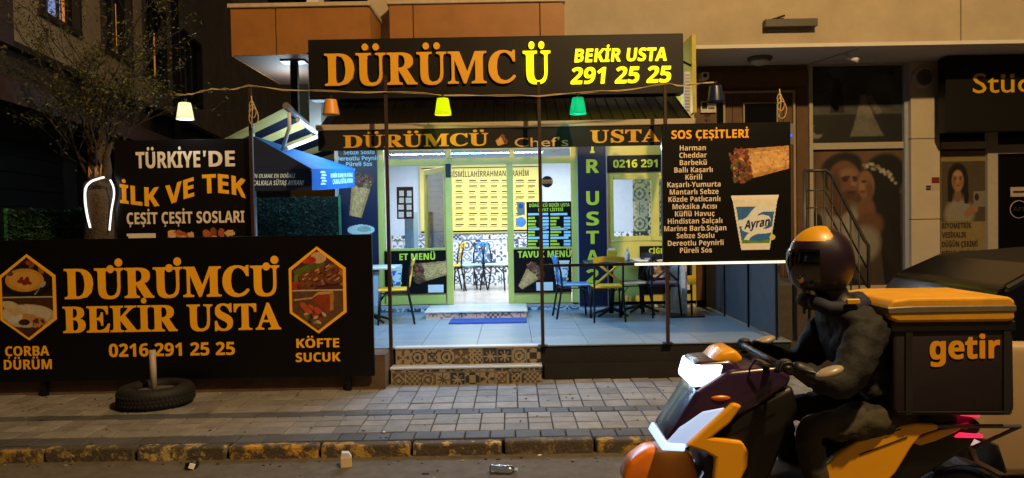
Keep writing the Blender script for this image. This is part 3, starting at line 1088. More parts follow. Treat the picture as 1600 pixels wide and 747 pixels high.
# main street banner
YB_ = 7.45
t, q = sign('street_banner', 'long black banner board with big gold lettering and food hexagons along the pavement', 'banner', -22, 371, 583, 593, YB_, .04, M_black)
b = MB()
yy = YB_ - .003
ptext(b, 'DÜRÜMCÜ', 'serif', 100, 418, 437, 464, yy, off=.018, dots='fancy')
ptext(b, 'BEKİR USTA', 'serif', 98, 477, 439, 517, yy, off=.018)
ptext(b, '0216 291 25 25', 'sans', 170, 536, 367, 556, yy, off=.012)
ptext(b, 'ÇORBA', 'sans', 8, 541, 77, 556, yy, off=.012)
ptext(b, 'DÜRÜM', 'sans', 6, 562, 81, 577, yy, off=.012)
ptext(b, 'KÖFTE', 'sans', 463, 529, 530, 543, yy, off=.012)
ptext(b, 'SUCUK', 'sans', 462, 551, 532, 565, yy, off=.012)
b.build('lettering', M_gold, t)

def hexm(a, s=1.):
    pts = [(.5, .5 + .5 * s), (.5 + .49 * s, .5 + .25 * s), (.5 + .49 * s, .5 - .26 * s), (.5, .5 - .5 * s), (.5 - .49 * s, .5 - .26 * s), (.5 - .49 * s, .5 + .25 * s)]
    return a.poly(pts)
def art_soup():
    A = Art(110, 170, 88 / 136, '#2a1a14')
    A.grain(.5, 9, 1)
    A.fill(A.v < .5, '#4f2c1c', var=.35, f=18, seed=8)
    A.fill(A.disc(.5, .70, .335, .20), '#0c0a0b')
    A.fill(A.disc(.48, .71, .30, .175), '#1a1716')
    A.fill(A.disc(.45, .715, .245, .145), '#e0a03c', var=.15)
    A.fill(A.disc(.45, .715, .20, .11), '#eeb04c', var=.12)
    for k in range(7):
        A.fill(A.disc(.36 + .03 * k, .70 + .03 * math.sin(k * 1.7), .035, .022, k), '#8f2c14')
    A.fill(A.disc(.80, .66, .05, .03, .7), '#b9b3aa'); A.fill(A.poly([(.76, .64), (.79, .655), (.66, .53), (.62, .53)]), '#9a948a')
    for k, (cx, cy) in enumerate(((.56, .93), (.60, .90), (.78, .84), (.16, .80))): A.fill(A.disc(cx, cy, .05, .03, k), ['#b9461f', '#8a5a30', '#c0722c', '#6b4a2c'][k], var=.4)
    A.fill(np.abs(A.v - .505) < .008, '#c9b9a0')
    A.fill(A.disc(.47, .27, .36, .145), '#cbb9a0', var=.1)
    A.fill(A.disc(.47, .285, .31, .115), '#d9cbb6', var=.1)
    A.fill(A.disc(.25, .34, .20, .06, -.55), '#d8b98a', var=.3); A.fill(A.disc(.16, .41, .10, .045, -.2), '#e0c9a6', var=.2)
    A.fill(A.disc(.62, .22, .17, .055, -.35), '#cf9a5a', var=.35)
    rs = random.Random(2)
    for k in range(26): A.fill(A.disc(rs.uniform(.60, .78), rs.uniform(.13, .23), .03, .018, k), rs.choice(['#a8341c', '#7a2814', '#d88a50', '#5c3a1c']), var=.3)
    A.fill(A.disc(.42, .19, .07, .04), '#332622'); A.fill(A.disc(.22, .22, .13, .04, .5), '#e2d9c9', var=.2)
    A.grain(.10, 50)
    A.mask = hexm(A)
    return A
def art_kofte():
    A = Art(110, 170, 88 / 136, '#5c2c1a')
    A.grain(.4, 12, 3)
    A.fill(A.poly([(.05, .74), (.55, .88), (.70, .80), (.10, .60)]), '#5c6e24', var=.4, f=24); A.fill(A.poly([(.05, .68), (.62, .80), (.66, .76), (.06, .60)]), '#6f8a32', var=.35, f=20)
    A.fill(A.disc(.53, .90, .10, .07), '#e0b68a', var=.15); A.fill(A.disc(.38, .87, .07, .045), '#c02e1a'); A.fill(A.disc(.28, .86, .05, .03), '#cf4a2a')
    A.fill(A.poly([(.84, .84), (.98, .74), (.98, .55), (.84, .60)]), '#cf7a30', var=.2)
    A.fill(A.disc(.10, .56, .09, .05), '#b8381c', var=.3)
    rs = random.Random(5)
    for cx, cy in ((.52, .71), (.74, .76), (.32, .66), (.55, .62), (.80, .64), (.30, .56)):
        A.fill(A.disc(cx, cy - .012, .125, .075), '#2c120a'); A.fill(A.disc(cx, cy, .12, .07), '#7a4022', var=.5, f=30)
        for k in range(9): A.fill(A.disc(cx + rs.uniform(-.1, .1), cy + rs.uniform(-.04, .05), .03, .010, .5), rs.choice(['#b87a50', '#40200f', '#93582f', '#d8a880']))
    A.fill(A.v < .495, '#6e4a30', var=.45, f=8, seed=9)
    A.fill(np.abs(A.v - .497) < .007, '#d8bfa0')
    A.fill(A.poly([(.04, .39), (.5, .42), (.5, .40), (.04, .37)]), '#c6a888')
    A.fill(A.poly([(.36, .38), (.50, .46), (.78, .47), (.80, .25), (.70, .22)]), '#9a3c12', var=.4, f=22); A.fill(A.poly([(.36, .39), (.50, .475), (.80, .49), (.78, .45), (.50, .44)]), '#e0a45c', var=.2)
    A.fill(A.poly([(.74, .46), (.81, .47), (.80, .25), (.73, .24)]), '#c88a48', var=.2)
    for cx, cy in ((.25, .29), (.40, .26), (.52, .23), (.32, .23)):
        A.fill(A.disc(cx, cy, .085, .05, -.7), '#7a2410', var=.4); A.fill(A.disc(cx - .01, cy + .01, .07, .035, -.7), '#c85c34', var=.3)
    for k in range(16): A.fill(A.disc(rs.uniform(.22, .62), rs.uniform(.10, .20), .035, .018, k), rs.choice(['#4f7428', '#d8c0a0', '#a83a1c', '#3a2414', '#7f9a3c']))
    A.grain(.12, 50)
    A.mask = hexm(A)
    return A
for (px0, py0, px1, py1, fn, nm) in ((0, 397, 88, 532, art_soup, 'soup_picture'), (452, 385, 541, 521, art_kofte, 'meatball_picture')):
    x0, x1, z0, z1 = RX(px0, py0, px1, py1, YB_)
    H = lambda s: [((x0 + x1) / 2 + (a * s) * (x1 - x0), (z0 + z1) / 2 + (c * s) * (z1 - z0)) for a, c in ((0, .5), (.5, .25), (.5, -.26), (0, -.5), (-.5, -.26), (-.5, .25))]
    b = MB()
    b.prism(H(1.0), YB_ - .005, YB_ - .002)
    b.build('gold_border', M_gold, t)
    dx_, dz_ = (x1 - x0) * .045, (z1 - z0) * .036
    art_ = fn(); art_.img *= .72
    art_.sheet(nm, x0 + dx_, x1 - dx_, z0 + dz_, z1 - dz_, YB_ - .009, t)
b = MB()
for xx in (q[0] + .5, q[0] + 1.9, q[1] - .3):
    b.box(xx, xx + .05, YB_ + .042, YB_ + .09, ZP, q[3] - .05)
b.build('prop', M_blk, t)

# Türkiye'de board
YT_ = 7.96
t, q = sign('sauce_claim_board', 'upright black board with wavy gold and white lettering beside the tree', 'sign', 181, 218, 396, 420, YT_, .04, mat('black_satin_board', '#0d0b0e', .30, var=.2, scale=3, bump=.05, bscale=9))
yy = YT_ - .003
b = MB()
ptext(b, 'TÜRKİYE', 'sans', 212, 237, 313, 262, yy, off=.012, sp=-.02)
ptext(b, 'DE', 'sans', 326, 236, 367, 260, yy, off=.012)
c_ = P(320, 240, yy)
b.prism([(c_.x - .018, c_.z + .03), (c_.x + .014, c_.z + .03), (c_.x + .004, c_.z - .03), (c_.x - .014, c_.z - .035)], yy - .001, yy)
ptext(b, 'ÇEŞİT ÇEŞİT SOSLARI', 'sans', 198, 331, 382, 349, yy, off=.010)
b.build('cream_lettering', M_cream, t)
b = MB()
sY = F / yy
def wave(u, c):
    xs_ = [0, .13, .26, .40, .52, .65, .78, .90, 1.0]
    bs_ = [315, 319, 322, 318, 310, 303, 302, 305, 312]
    return (312 - np.interp(u, xs_, bs_)) / sY + 0.0
ptext(b, 'İLK VE TEK', 'sans', 187, 283, 385, 312, yy, off=.016, warp=wave)
b.build('gold_lettering', M_gold, t)
A = Art(90, 40, 215 / 60)
A.fill(A.poly([(.08, .86), (.29, .86), (.26, .1), (.11, .1)]), '#e6d8c6', var=.05)
rs = random.Random(4)
for cx in (.48, .75):
    for k in range(26): A.fill(A.disc(cx + rs.uniform(-.1, .1), .62 + rs.uniform(-.3, .22), .13, .09, k), rs.choice(['#c07a3c', '#8a4a22', '#e0b070', '#5c3018', '#b05a2c']), 1, .3)
A.psheet('food_picture', 182, 355, 396, 412, yy, t)

# sauces board with light strip
YS_ = 7.84
t, q = sign('sauce_list_board', 'black board listing sauces with a wrap and a drink cup picture over the terrace rail', 'sign', 1035, 192, 1236, 408, YS_, .05, M_black)
yy = YS_ - .003
b = MB()
ptext(b, 'SOS ÇEŞİTLERİ', 'sans', 1049, 203, 1170, 216, yy, off=.014)
b.build('gold_lettering', M_gold, t)
b = MB()
SOS = ['Harman', 'Cheddar', 'Barbekü', 'Ballı Kaşarlı', 'Körili', 'Kaşarlı-Yumurta', 'Mantarlı Sebze', 'Közde Patlıcanlı', 'Meksika Acısı', 'Küflü Havuç', 'Hindistan Salçalı', 'Marine Barb.Soğan', 'Sebze Soslu', 'Dereotlu Peynirli', 'Püreli Sos']
for i, s_ in enumerate(SOS):
    yb = 235 + i * 11.42
    ptext(b, s_, 'sans', 1082.5 + i * .35, yb - 8, None, yb, yy, align='c', cond=-.93)
b.build('cream_lettering', M_cream, t)
art_wrap(120, 80, 103 / 66, (.26, .50), (1.05, .68), .36, .25, 2).psheet('wrap_picture', 1131, 223, 1233, 292, yy, t)
art_cup(80, 96, 76 / 90).psheet('cup_picture', 1143, 305, 1217, 394, yy, t)
b = MB()
ptext(b, 'Ayran', 'sans', 1163, 342, 1202, 355, yy - .004, off=.012, shear=.15, warp=lambda u, c: (u - .5) * .035)
b.build('cup_lettering', mat('navy_ink', '#14265c', .5), t)
b = MB()
x0, x1 = P(992, 412, YS_).x, P(1240, 410, YS_).x
b.box(x0, x1, YS_ - .02, YS_ + .03, q[2] - .03, q[2] - .006, .003)
b.build('light_strip', mat('white_led_strip', '#fff3dc', .4, emit='#fff0d8', es=1.1, var=.05), t)

# pillar banner BEKİR USTA
t, q = sign('pillar_banner', 'narrow navy vertical banner with lime letters on the shop pillar', 'banner', 904, 225, 948, 478, YF - .075, .012, M_navy, bev=0)
b = MB()
for ch, y0, y1 in (('İ', 219, 239), ('R', 249, 270), ('U', 299, 320), ('S', 331, 352), ('T', 361, 381), ('A', 391, 411), ('2', 421, 442)):
    ptext(b, ch, 'sans', (916 if ch != 'İ' else 922), y0, (936 if ch != 'İ' else 929), y1, YF - .079, off=.014)
b.build('lettering', M_limeprint, t)

# small signs on the shop
t, q = sign('phone_sign', 'black phone number sign above the shop window', 'sign', 949, 242, 1083, 268, YF - .03, .02, M_black, bev=0)
b = MB(); ptext(b, '0216 291 25 25', 'sans', 958, 249, 1078, 261, YF - .034, off=.014); b.build('lettering', M_limeprint, t)

def menu_poster(label, px0, py0, px1, py1, head, hx0, hy0, hx1, hy1, wrap, cup, tagb, Y=YF - .02):
    t, q = sign('menu_poster', label, 'poster', px0, py0, px1, py1, Y, .01, M_black, group='menu posters on the shop front', bev=0)
    yy = Y - .003
    b = MB(); ptext(b, head, 'sans', hx0, hy0, hx1, hy1, yy, off=.014); b.build('lettering', M_limeprint, t)
    if wrap: art_wrap(70, 44, (wrap[2] - wrap[0]) / (wrap[3] - wrap[1]), *wrap[4:]).psheet('wrap_picture', *wrap[:4], yy, t)
    if cup: art_cup(28, 40, .75).psheet('cup_picture', *cup, yy, t)
    b = MB()
    x0, x1, z0, z1 = RX(*tagb, yy)
    b.box(x0, x1, yy, yy + .002, z0, z1)
    b.build('price_box', M_whiteprint, t)
    return t
menu_poster('black menu poster with a wrap picture, left of the shop door', 601, 392, 697, 459, 'ET MENÜ', 624, 396, 680, 406, (638, 404, 698, 446, (.26, .46), (1.05, .66), .36, .25, 5), (611, 416, 629, 452), (669, 445, 693, 457))
menu_poster('black menu poster with a standing wrap and cup, right of the shop door', 803, 389, 893, 457, 'TAVUK MENÜ', 809, 392, 892, 402, (808, 406, 855, 452, (.62, .64), (.10, .06), .32, .09, 6), (864, 407, 890, 446), (838, 441, 864, 454))
t = menu_poster('black menu poster with a meat plate under the shop window', 1000, 384, 1079, 459, 'CİĞER', 1014, 388, 1044, 396, None, (1058, 407, 1074, 428), (1054, 441, 1078, 453))
A = Art(50, 34, 1.5); A.fill(A.disc(.5, .5, .7, .45), '#cfcac2', var=.1)
rs = random.Random(8)
for k in range(50): A.fill(A.disc(.5 + rs.uniform(-.33, .33), .5 + rs.uniform(-.26, .26), .1, .06, k), rs.choice(['#7a5a44', '#d8c0a0', '#5c3a2a', '#8a8a60', '#b08a60']), 1, .3)
A.psheet('plate_picture', 1006, 400, 1056, 436, YF - .023, t)

t, q = sign('price_list', 'small black price list with blue and lime rows stuck on the glass', 'price list', 823, 315, 893, 387, YF + .02, .006, M_black, bev=0)
yy = YF + .017
b = MB(); ptext(b, 'DÜRÜMCÜ BEKİR USTA', 'sans', 827, 318, 890, 323, yy, off=.01); ptext(b, 'FİYAT LİSTESİ', 'sans', 841, 325, 880, 330, yy, off=.01)
rs = random.Random(3)
def bars(b, x0, y0, n, dy, wmin, wmax, h, Y):
    for i in range(n):
        a = RX(x0, y0 + i * dy, x0 + rs.uniform(wmin, wmax), y0 + i * dy + h, Y)
        b.box(a[0], a[1], Y, Y + .001, a[2], a[3])
for y0, n in ((339, 4), (361, 2), (375, 3)):
    bars(b, 825, y0, n, 5, 9, 16, 3.2, yy); bars(b, 860, y0, n, 5, 9, 17, 3.2, yy)
b.build('lettering', M_limeprint, t)
b = MB()
for y0, n in ((339, 4), (361, 2), (375, 3)):
    bars(b, 847, y0, n, 5, 10, 10.5, 3.6, yy); bars(b, 881, y0, n, 5, 10, 10.5, 3.6, yy)
for y0 in (333, 356, 370): bars(b, 825, y0, 1, 5, 28, 32, 3.4, yy); bars(b, 860, y0, 1, 5, 26, 31, 3.4, yy)
b.build('price_boxes', M_iceprint, t)

t, q = sign('corner_poster', 'tall black poster with pale blue sauce names and a wrap left of the entrance', 'poster', 530, 205, 590, 425, YF - .03, .012, M_navy, bev=0)
yy = YF - .034
b = MB()
for s_, yb in (('Sebze Soslu', 241), ('Dereotlu Peynirli', 250.5), ('Püreli Sos', 259.5)): ptext(b, s_, 'sans', 561, yb - 6.4, None, yb, yy, align='c', off=.008, cond=-.95)
b.build('lettering', M_iceprint, t)
art_wrap(50, 76, 46 / 80, (.62, .74), (.36, .02), .20, .12, 9).psheet('wrap_picture', 538, 262, 584, 340, yy, t)
A = Art(50, 20, 2.6); A.fill(A.disc(.5, .4, 1.15, .38), '#c9d6cc', var=.2); A.fill(A.disc(.6, .45, .6, .2), '#9ab09a', var=.3); A.psheet('plate_picture', 540, 346, 588, 368, yy, t)

# yellow prayer board inside
t, q = sign('wall_board', 'big pale yellow board with columns of names on the back wall of the shop', 'board', 656, 258, 846, 364, YB - .05, .03, mat('yellow_board', '#d4c468', .45, var=.06, scale=2))
yy = YB - .053
b = MB(); ptext(b, 'BİSMİLLAHİRRAHMANİRRAHİM', 'sans', 703, 267, 826, 276, yy, off=-.002, cond=-.7)
for i in range(9):
    for k, xx in enumerate((664, 678, 712, 733, 750, 767, 784, 806, 825)):
        bars(b, xx, 281 + i * 8.6, 1, 5, 8, 13, 2.0, yy); bars(b, xx - 1, 284.6 + i * 8.6, 1, 5, 9, 15, .8, yy)
b.build('lettering', mat('brown_ink', '#4a3a14', .6), t)
b = MB()
a = RX(658, 360, 844, 362.5, yy); b.box(a[0], a[1], yy, yy + .001, a[2], a[3])
a = RX(658, 261, 844, 262.5, yy); b.box(a[0], a[1], yy, yy + .001, a[2], a[3])
b.build('border_line', M_blk, t)
t, q = sign('wall_menu', 'small black poster grid with white pictures on the inner wall', 'poster', 620, 292, 646, 342, YF + .6, .01, M_black, bev=0)
b = MB()
for i in range(4):
    for k in range(2):
        a = RX(622 + k * 12 + rs.uniform(0, 2), 298 + i * 11, 631 + k * 12, 305 + i * 11 + rs.uniform(0, 2), YF + .597); b.box(a[0], a[1], YF + .597, YF + .599, a[2], a[3])
b.build('pictures', M_whiteprint, t)
# stickers on the glass
def disc_sticker(label, px, py, r, Y, m, txt=None, tm=None, m2=None):
    c = P(px, py, Y)
    t = thing('round_sticker', label, 'sticker', c)
    rr = r * Y / F
    b = MB(); b.lathe([(rr, 0), (rr, .004)], c, 28, axis='Y', smooth=False); b.build('disc', m, t)
    if m2:
        b = MB(); b.lathe([(rr * .86, 0), (rr * .92, 0)], c + Vector((0, -.004, 0)), 28, axis='Y', smooth=False); b.build('ring', m2, t)
    if txt:
        b = MB(); put_text(b, txt, 'sans', c + Vector((0, -.005, -rr * .22)), UX, UZ, w=rr * 1.3, h=rr * .5, align='c', off=.01); b.build('lettering', tm, t)
    return t
M_stk = mat('orange_sticker', '#d88a2c', .5)
tt = disc_sticker('round black sticker with an orange band on the shop glass', 855, 284, 9, YF + .02, M_black, None, None)
c = P(855, 284, YF + .012)
b = MB(); b.box(c.x - .08, c.x + .08, YF + .010, YF + .014, c.z - .025, c.z + .03); b.build('band', M_stk, tt)
b = MB(); put_text(b, 'KASA', 'sans', (c.x, YF + .008, c.z - .016), UX, UZ, w=.13, h=.034, align='c'); b.build('lettering', M_black, tt)
disc_sticker('plain round blue sticker beside the price list', 814, 347, 8, YF + .02, mat('blue_sticker', '#7fa8d8', .5))
t, q = sign('glass_sticker', 'small grey rectangular sticker above the round blue one on the glass', 'sticker', 808, 316, 820, 336, YF + .02, .004, mat('grey_sticker', '#8a8a7c', .5), bev=0)
c = P(814, 322, YF + .017); b = MB(); b.lathe([(.035, 0), (.035, .002)], c, 16, axis='Y', smooth=False); b.build('badge', mat('blue_ink', '#2c50a0', .5), t)

# ---------------- studio side
def art_bride():
    A = Art(110, 96, 140 / 120, '#15181a')
    sky_ = fbm(A.u, A.v * 2, 4, 6)
    A.fill(A.v > .45, '#3a4244', a=1., var=1.1, f=4, seed=6)
    A.fill((A.v < .46) & (A.v > .38), '#4a4c46', var=.6, f=9)
    A.fill(A.v < .38, '#0f1211', var=.6, f=8)
    A.fill(A.poly([(.20, .40), (.23, .78), (.33, .78), (.36, .40)]), '#0b0c0d')
    A.fill(A.poly([(.23, .78), (.28, .86), (.33, .78)]), '#0b0c0d')
    for a_ in (.5, 2.1, 3.6, 5.2): A.fill(A.poly([(.27, .76), (.29, .76), (.28 + .2 * math.cos(a_), .77 + .2 * math.sin(a_)), (.27 + .2 * math.cos(a_ + .1), .76 + .2 * math.sin(a_ + .1))]), '#101213')
    A.fill(A.poly([(.54, .60), (.60, .60), (.70, .30), (.80, .08), (.42, .08), (.48, .3)]), '#7a786c', var=.5, f=10)
    A.fill(A.disc(.57, .64, .045, .05), '#8a7a6a'); A.fill(A.disc(.57, .66, .045, .04), '#241c18')
    A.fill(A.poly([(.60, .60), (.66, .62), (.78, .40), (.72, .36)]), '#8c8a7e', .5)
    A.fill(A.disc(.04, .15, .09, .09) & ~A.disc(.07, .18, .075, .07), '#9a988c', .7)
    A.fill(A.disc(.88, .92, .05), '#0c0c0c')
    for k in range(14): A.soft(.46 + .024 * k, .22, .008, .2, '#24241f', .45, -.12 + .02 * k)
    A.soft(.57, .5, .03, .12, '#8f8a7c', .6)
    A.blur(2)
    A.img *= .62
    A.grain(.2, 40)
    return A
def art_couple():
    A = Art(130, 196, 140 / 212, '#5c432c')
    A.fill(A.v > .68, '#7a5c3e', var=.5, f=4, seed=2)
    A.soft(.15, .62, .25, .16, '#8c7252', .6)
    A.fill(A.v < .30, '#4f4032', var=.3, f=5)
    # groom: shirt, jacket, neck
    A.soft(.30, .36, .36, .24, '#b0a898', 1, .2, 2.4)
    A.soft(.24, .30, .10, .20, '#8f887a', .6, .3)
    A.soft(.46, .42, .10, .10, '#c9c2b4', .7, -.4)
    A.fill(A.poly([(0, .56), (.10, .52), (.16, .30), (.14, 0), (0, 0)]), '#1a1512')
    A.soft(.30, .60, .13, .09, '#6b4630', 1, .2, 3)
    # groom: head turned down to the right
    A.soft(.33, .87, .22, .105, '#100b09', 1, .12, 5)
    A.soft(.20, .80, .07, .10, '#140d0a', 1, 0, 5)
    A.soft(.36, .765, .17, .145, '#8a5c40', 1, -.08, 6)
    A.soft(.40, .82, .12, .05, '#b08260', .8, .05)
    A.soft(.26, .74, .07, .13, '#553522', .8, 0)
    A.soft(.46, .75, .035, .05, '#b98a66', .8, -.3)
    A.soft(.37, .795, .055, .014, '#1a0f0a', .9, .12, 3); A.soft(.475, .795, .035, .012, '#1a0f0a', .9, -.1, 3)
    A.soft(.37, .775, .035, .012, '#2c1810', .9, .1, 3); A.soft(.475, .775, .025, .010, '#2c1810', .9, 0, 3)
    A.soft(.45, .725, .03, .012, '#5c3624', .8, 0); A.soft(.44, .690, .055, .010, '#5c2820', .9, .08, 3)
    A.soft(.40, .665, .12, .045, '#38241a', .65, .1)
    A.soft(.20, .755, .025, .045, '#7a5038', .9, 0, 4)
    # bride: dark hair, profile, flowers, bare shoulder
    A.soft(.78, .80, .24, .16, '#0e0a08', 1, .2, 5)
    A.fill(A.poly([(.62, .86), (.97, .80), (.99, 0), (.80, 0), (.74, .40), (.66, .62)]), '#120d0a', var=.5, f=16)
    for k in range(16): A.soft(.70 + .017 * k, .55 - .03 * k, .012, .14, '#2c2018', .5, -.25)
    A.soft(.60, .735, .085, .105, '#a07452', 1, .2, 6)
    A.soft(.55, .73, .03, .03, '#b48a66', .9, .2, 4)
    A.soft(.575, .765, .03, .010, '#24140d', .9, .1, 3); A.soft(.56, .69, .025, .010, '#742f28', .9, 0, 3)
    A.soft(.64, .70, .045, .08, '#6b4630', .7, .2)
    A.soft(.60, .55, .10, .10, '#8a6044', 1, .4, 3); A.soft(.62, .44, .17, .10, '#7a543a', 1, .1, 3)
    A.soft(.56, .30, .20, .14, '#a8a090', .9, .2, 2.5)
    rs = random.Random(3)
    for k in range(26):
        t_ = k / 25
        A.soft(.58 + .33 * t_ + rs.uniform(-.015, .015), .885 - .12 * t_ * t_ + rs.uniform(-.018, .018), .018, .012, rs.choice(['#c9c0ac', '#a89880', '#e0d8c6']), .85, 0, 3)
    A.fill(A.poly([(.0, .0), (.0, .14), (.34, .10), (.6, .0)]), '#15110e')
    A.blur(2)
    A.grain(.14, 50)
    A.img *= .5
    return A
def art_portrait():
    A = Art(76, 108, 70 / 100, '#4f4230')
    A.grain(.2, 6, 2)
    A.soft(.40, .12, .34, .26, '#8a8274', 1, 0, 3)
    A.soft(.37, .70, .22, .26, '#120d0a', 1, 0, 6)
    A.fill(A.poly([(.15, .34), (.15, .74), (.60, .74), (.62, .30), (.52, .30), (.50, .5), (.26, .5), (.24, .32)]), '#140f0b', var=.4)
    A.soft(.37, .44, .08, .12, '#7c5a40', 1, 0, 4)
    A.soft(.37, .68, .125, .165, '#977252', 1, 0, 7)
    A.soft(.37, .79, .10, .05, '#b08a66', .7)
    A.soft(.28, .66, .04, .12, '#6b4c36', .6); A.soft(.46, .66, .035, .12, '#7a583e', .5)
    for cx in (.31, .43): A.soft(cx, .71, .030, .014, '#170e0a', .95, 0, 3); A.soft(cx, .74, .036, .008, '#24170f', .8, 0, 3)
    A.soft(.37, .66, .018, .04, '#b88e6a', .6); A.soft(.37, .635, .025, .008, '#5c3c2a', .7)
    A.soft(.37, .595, .048, .014, '#7a3028', .95, 0, 3)
    A.soft(.66, .17, .16, .08, '#8f6a4c', 1, .5, 3)
    for k in range(4): A.soft(.72 + .03 * k, .26 - .02 * k, .018, .06, '#94704f', .9, -.4, 4)
    A.blur(1)
    A.fill(A.poly([(.72, .24), (.99, .24), (.99, .50), (.72, .50)]), '#7c7464'); A.soft(.80, .40, .05, .06, '#2c2018', 1, 0, 4)
    A.grain(.12, 40)
    A.img *= .8
    return A
t, q = sign('bride_poster', 'dark window poster of a bride and a windmill under a stormy sky', 'poster', 1269, 104, 1409, 223, YF + .012, .006, M_black, bev=0)
art_bride().sheet('picture', *q, YF + .008, t)
t, q = sign('couple_poster', 'big window poster of an embracing bride and groom beside the column', 'poster', 1269, 234, 1410, 446, YF + .012, .006, M_black, bev=0)
art_couple().sheet('picture', *q, YF + .008, t)
t, q = sign('portrait_poster', 'tall beige window poster with a woman portrait and a list of photo services', 'poster', 1470, 236, 1540, 447, YF + .012, .006, mat('tan_poster', '#7a6a44', .6, var=.08), bev=0)
art_portrait().psheet('portrait_picture', 1471, 252, 1540, 346, YF + .008, t)
b = MB()
for s_, yb in (('BİYOMETRİK', 357), ('VESİKALIK', 371.5), ('DÜĞÜN ÇEKİMİ', 386), ('NİŞAN ÇEKİMİ', 400.5), ('SÜNNET ÇEKİMİ', 415), ('MEZUNİYET ÇEKİMİ', 430), ('PORTRE', 444)):
    ptext(b, s_, 'sans', 1472, yb - 8.5, None, yb, YF + .006, off=.006, cond=-.62)
b.build('lettering', mat('dark_brown_ink', '#1c140c', .6), t)
t, q = sign('studio_sign', 'black fascia sign with yellow studio lettering at the right end', 'sign', 1478, 86, 1760, 204, 10.5, .2, mat('black_fascia', '#17130f', .45), bev=.006)
b = MB(); ptext(b, 'Stüdyo', 'plain', 1520, 114, 1668, 144, 10.497, off=.004); b.build('lettering', mat('yellow_acrylic', '#d0a010', .45, var=.05), t)
b = MB()
b.tube([(q[0] + .3, 10.55, q[3]), (q[0] + .3, 10.75, Zsof)], .015, 6); b.tube([(q[0] + 1.2, 10.55, q[3]), (q[0] + 1.2, 10.75, Zsof)], .015, 6)
b.build('bracket', M_blk, t)
b = MB()
pts = [P(1468, 92, YF - .2), P(1500, 90, 10.6)]
disc_sticker('round white sticker on the dark studio door', 1592, 327, 14, YF + .01, mat('off_white_sticker', '#a89a88', .5), 'AFS', M_dark, M_dark)
t, q = sign('studio_label', 'pale horizontal label above the round sticker on the studio door', 'label', 1579, 292, 1640, 307, YF + .01, .005, mat('off_white_sticker', '#a89a88', .5), bev=0)
b = MB(); bars(b, 1583, 298, 1, 5, 50, 52, 3, YF + .007); b.build('printed_line', M_dark, t)
t, q = sign('alarm_sticker', 'small red and black alarm sticker on the pale column', 'sticker', 1456, 277, 1468, 286, YF - .125, .003, mat('dark_red_sticker', '#6b1c14', .5), bev=0)
b = MB(); a = RX(1456, 287, 1468, 297, YF - .125); b.box(a[0], a[1], YF - .125, YF - .123, a[2], a[3]); b.build('white_strip', mat('off_white_sticker', '#a89a88', .5), t)
b = MB(); bars(b, 1447, 290, 2, 4, 7, 8, 3, YF - .126); b.build('symbols', M_dark, t)
# alarm bell on the column
c = P(1440, 122, YF - .12)
t = thing('alarm_sounder', 'round pale alarm sounder high on the column', 'alarm', c)
b = MB(); b.lathe([(.165, 0), (.165, -.05), (.14, -.08)], c, 26, axis='Y', smooth=False); b.build('housing', mat('aged_plastic', '#9a8f80', .5), t)
b = MB(); b.lathe([(.115, -.082), (.10, -.084)], c, 26, axis='Y', smooth=False); b.box(c.x - .05, c.x + .05, c.y - .086, c.y - .080, c.z - .05, c.z + .03); b.build('emblem', mat('grey_print', '#4a4540', .6), t)
# soffit lamp, camera, wall floodlight
c = P(1187, 90, 10.45); c.z = Zsof - .05
t = thing('ceiling_lamp', 'round unlit lamp on the white overhang ceiling', 'ceiling lamp', c)
b = MB(); b.lathe([(.17, 0), (.17, -.03), (.15, -.05)], c, 26, smooth=False); b.build('base', mat('dark_bronze', '#4a443c', .5), t)
b = MB(); b.lathe([(.13, -.05), (.12, -.085), (.06, -.11), (.001, -.112)], c, 26); b.build('lamp_shade', mat('frosted_glass', '#c9c6bc', .3), t)
c = P(1322, 78, 10.2); c.z = Zsof - .05
t = thing('ceiling_camera', 'small white security camera hanging from the overhang ceiling', 'camera', c)
b = MB(); b.tube([c, c + Vector((0, 0, -.06))], .02, 8); b.build('mount', M_white, t)
b = MB(); b.tube([c + Vector((-.04, -.02, -.06)), c + Vector((.1, -.14, -.15))], .035, 12); b.build('body', mat('white_plastic', '#c9c9c4', .4), t)
t, q = sign('wall_floodlight', 'slim dark lamp bar on the beige wall above the overhang', 'wall lamp', 1196, 29, 1278, 41, 9.78, .10, mat('dark_bronze', '#4a443c', .5))
b = MB(); b.tube([(q[0] + .05, 9.9, q[3]), (q[0] + .28, 9.85, q[3] + .06)], .012, 6); b.build('cable', M_blk, t)
c = P(1099, 120, 10.6)
t = thing('wall_camera', 'small white box camera on the shop corner post', 'camera', c)
b = MB(); b.box(c.x - .05, c.x + .06, c.y - .1, c.y + .1, c.z - .05, c.z + .05, .02, 2); b.build('body', mat('white_plastic', '#c9c9c4', .4), t)
b = MB(); b.lathe([(.03, -.101), (.028, -.106)], c + Vector((.0, 0, 0)), 14, axis='Y', smooth=False); b.build('lens', M_dark, t)
b = MB(); b.box(c.x - .12, c.x - .05, c.y - .02, c.y + .02, c.z - .02, c.z + .02); b.build('arm', M_grey, t)
t, q = sign('number_plate', 'white paper plate with a black symbol beside the wooden doorway', 'plate', 1095, 158, 1119, 176, YF - .035, .004, mat('white_paper', '#c9c2b4', .7), bev=0)
b = MB(); a = RX(1097, 160, 1105, 170, YF - .038); b.box(a[0], a[1], YF - .038, YF - .036, a[2], a[3]); bars(b, 1107, 168, 1, 4, 9, 9.5, 2, YF - .038); b.build('symbol', M_dark, t)
b = MB(); ptext(b, '216', 'sans', 1100, 177.5, 1110, 182, YF - .005); ptext(b, 'N:1', 'sans', 1101, 186, 1109, 190, YF - .005)
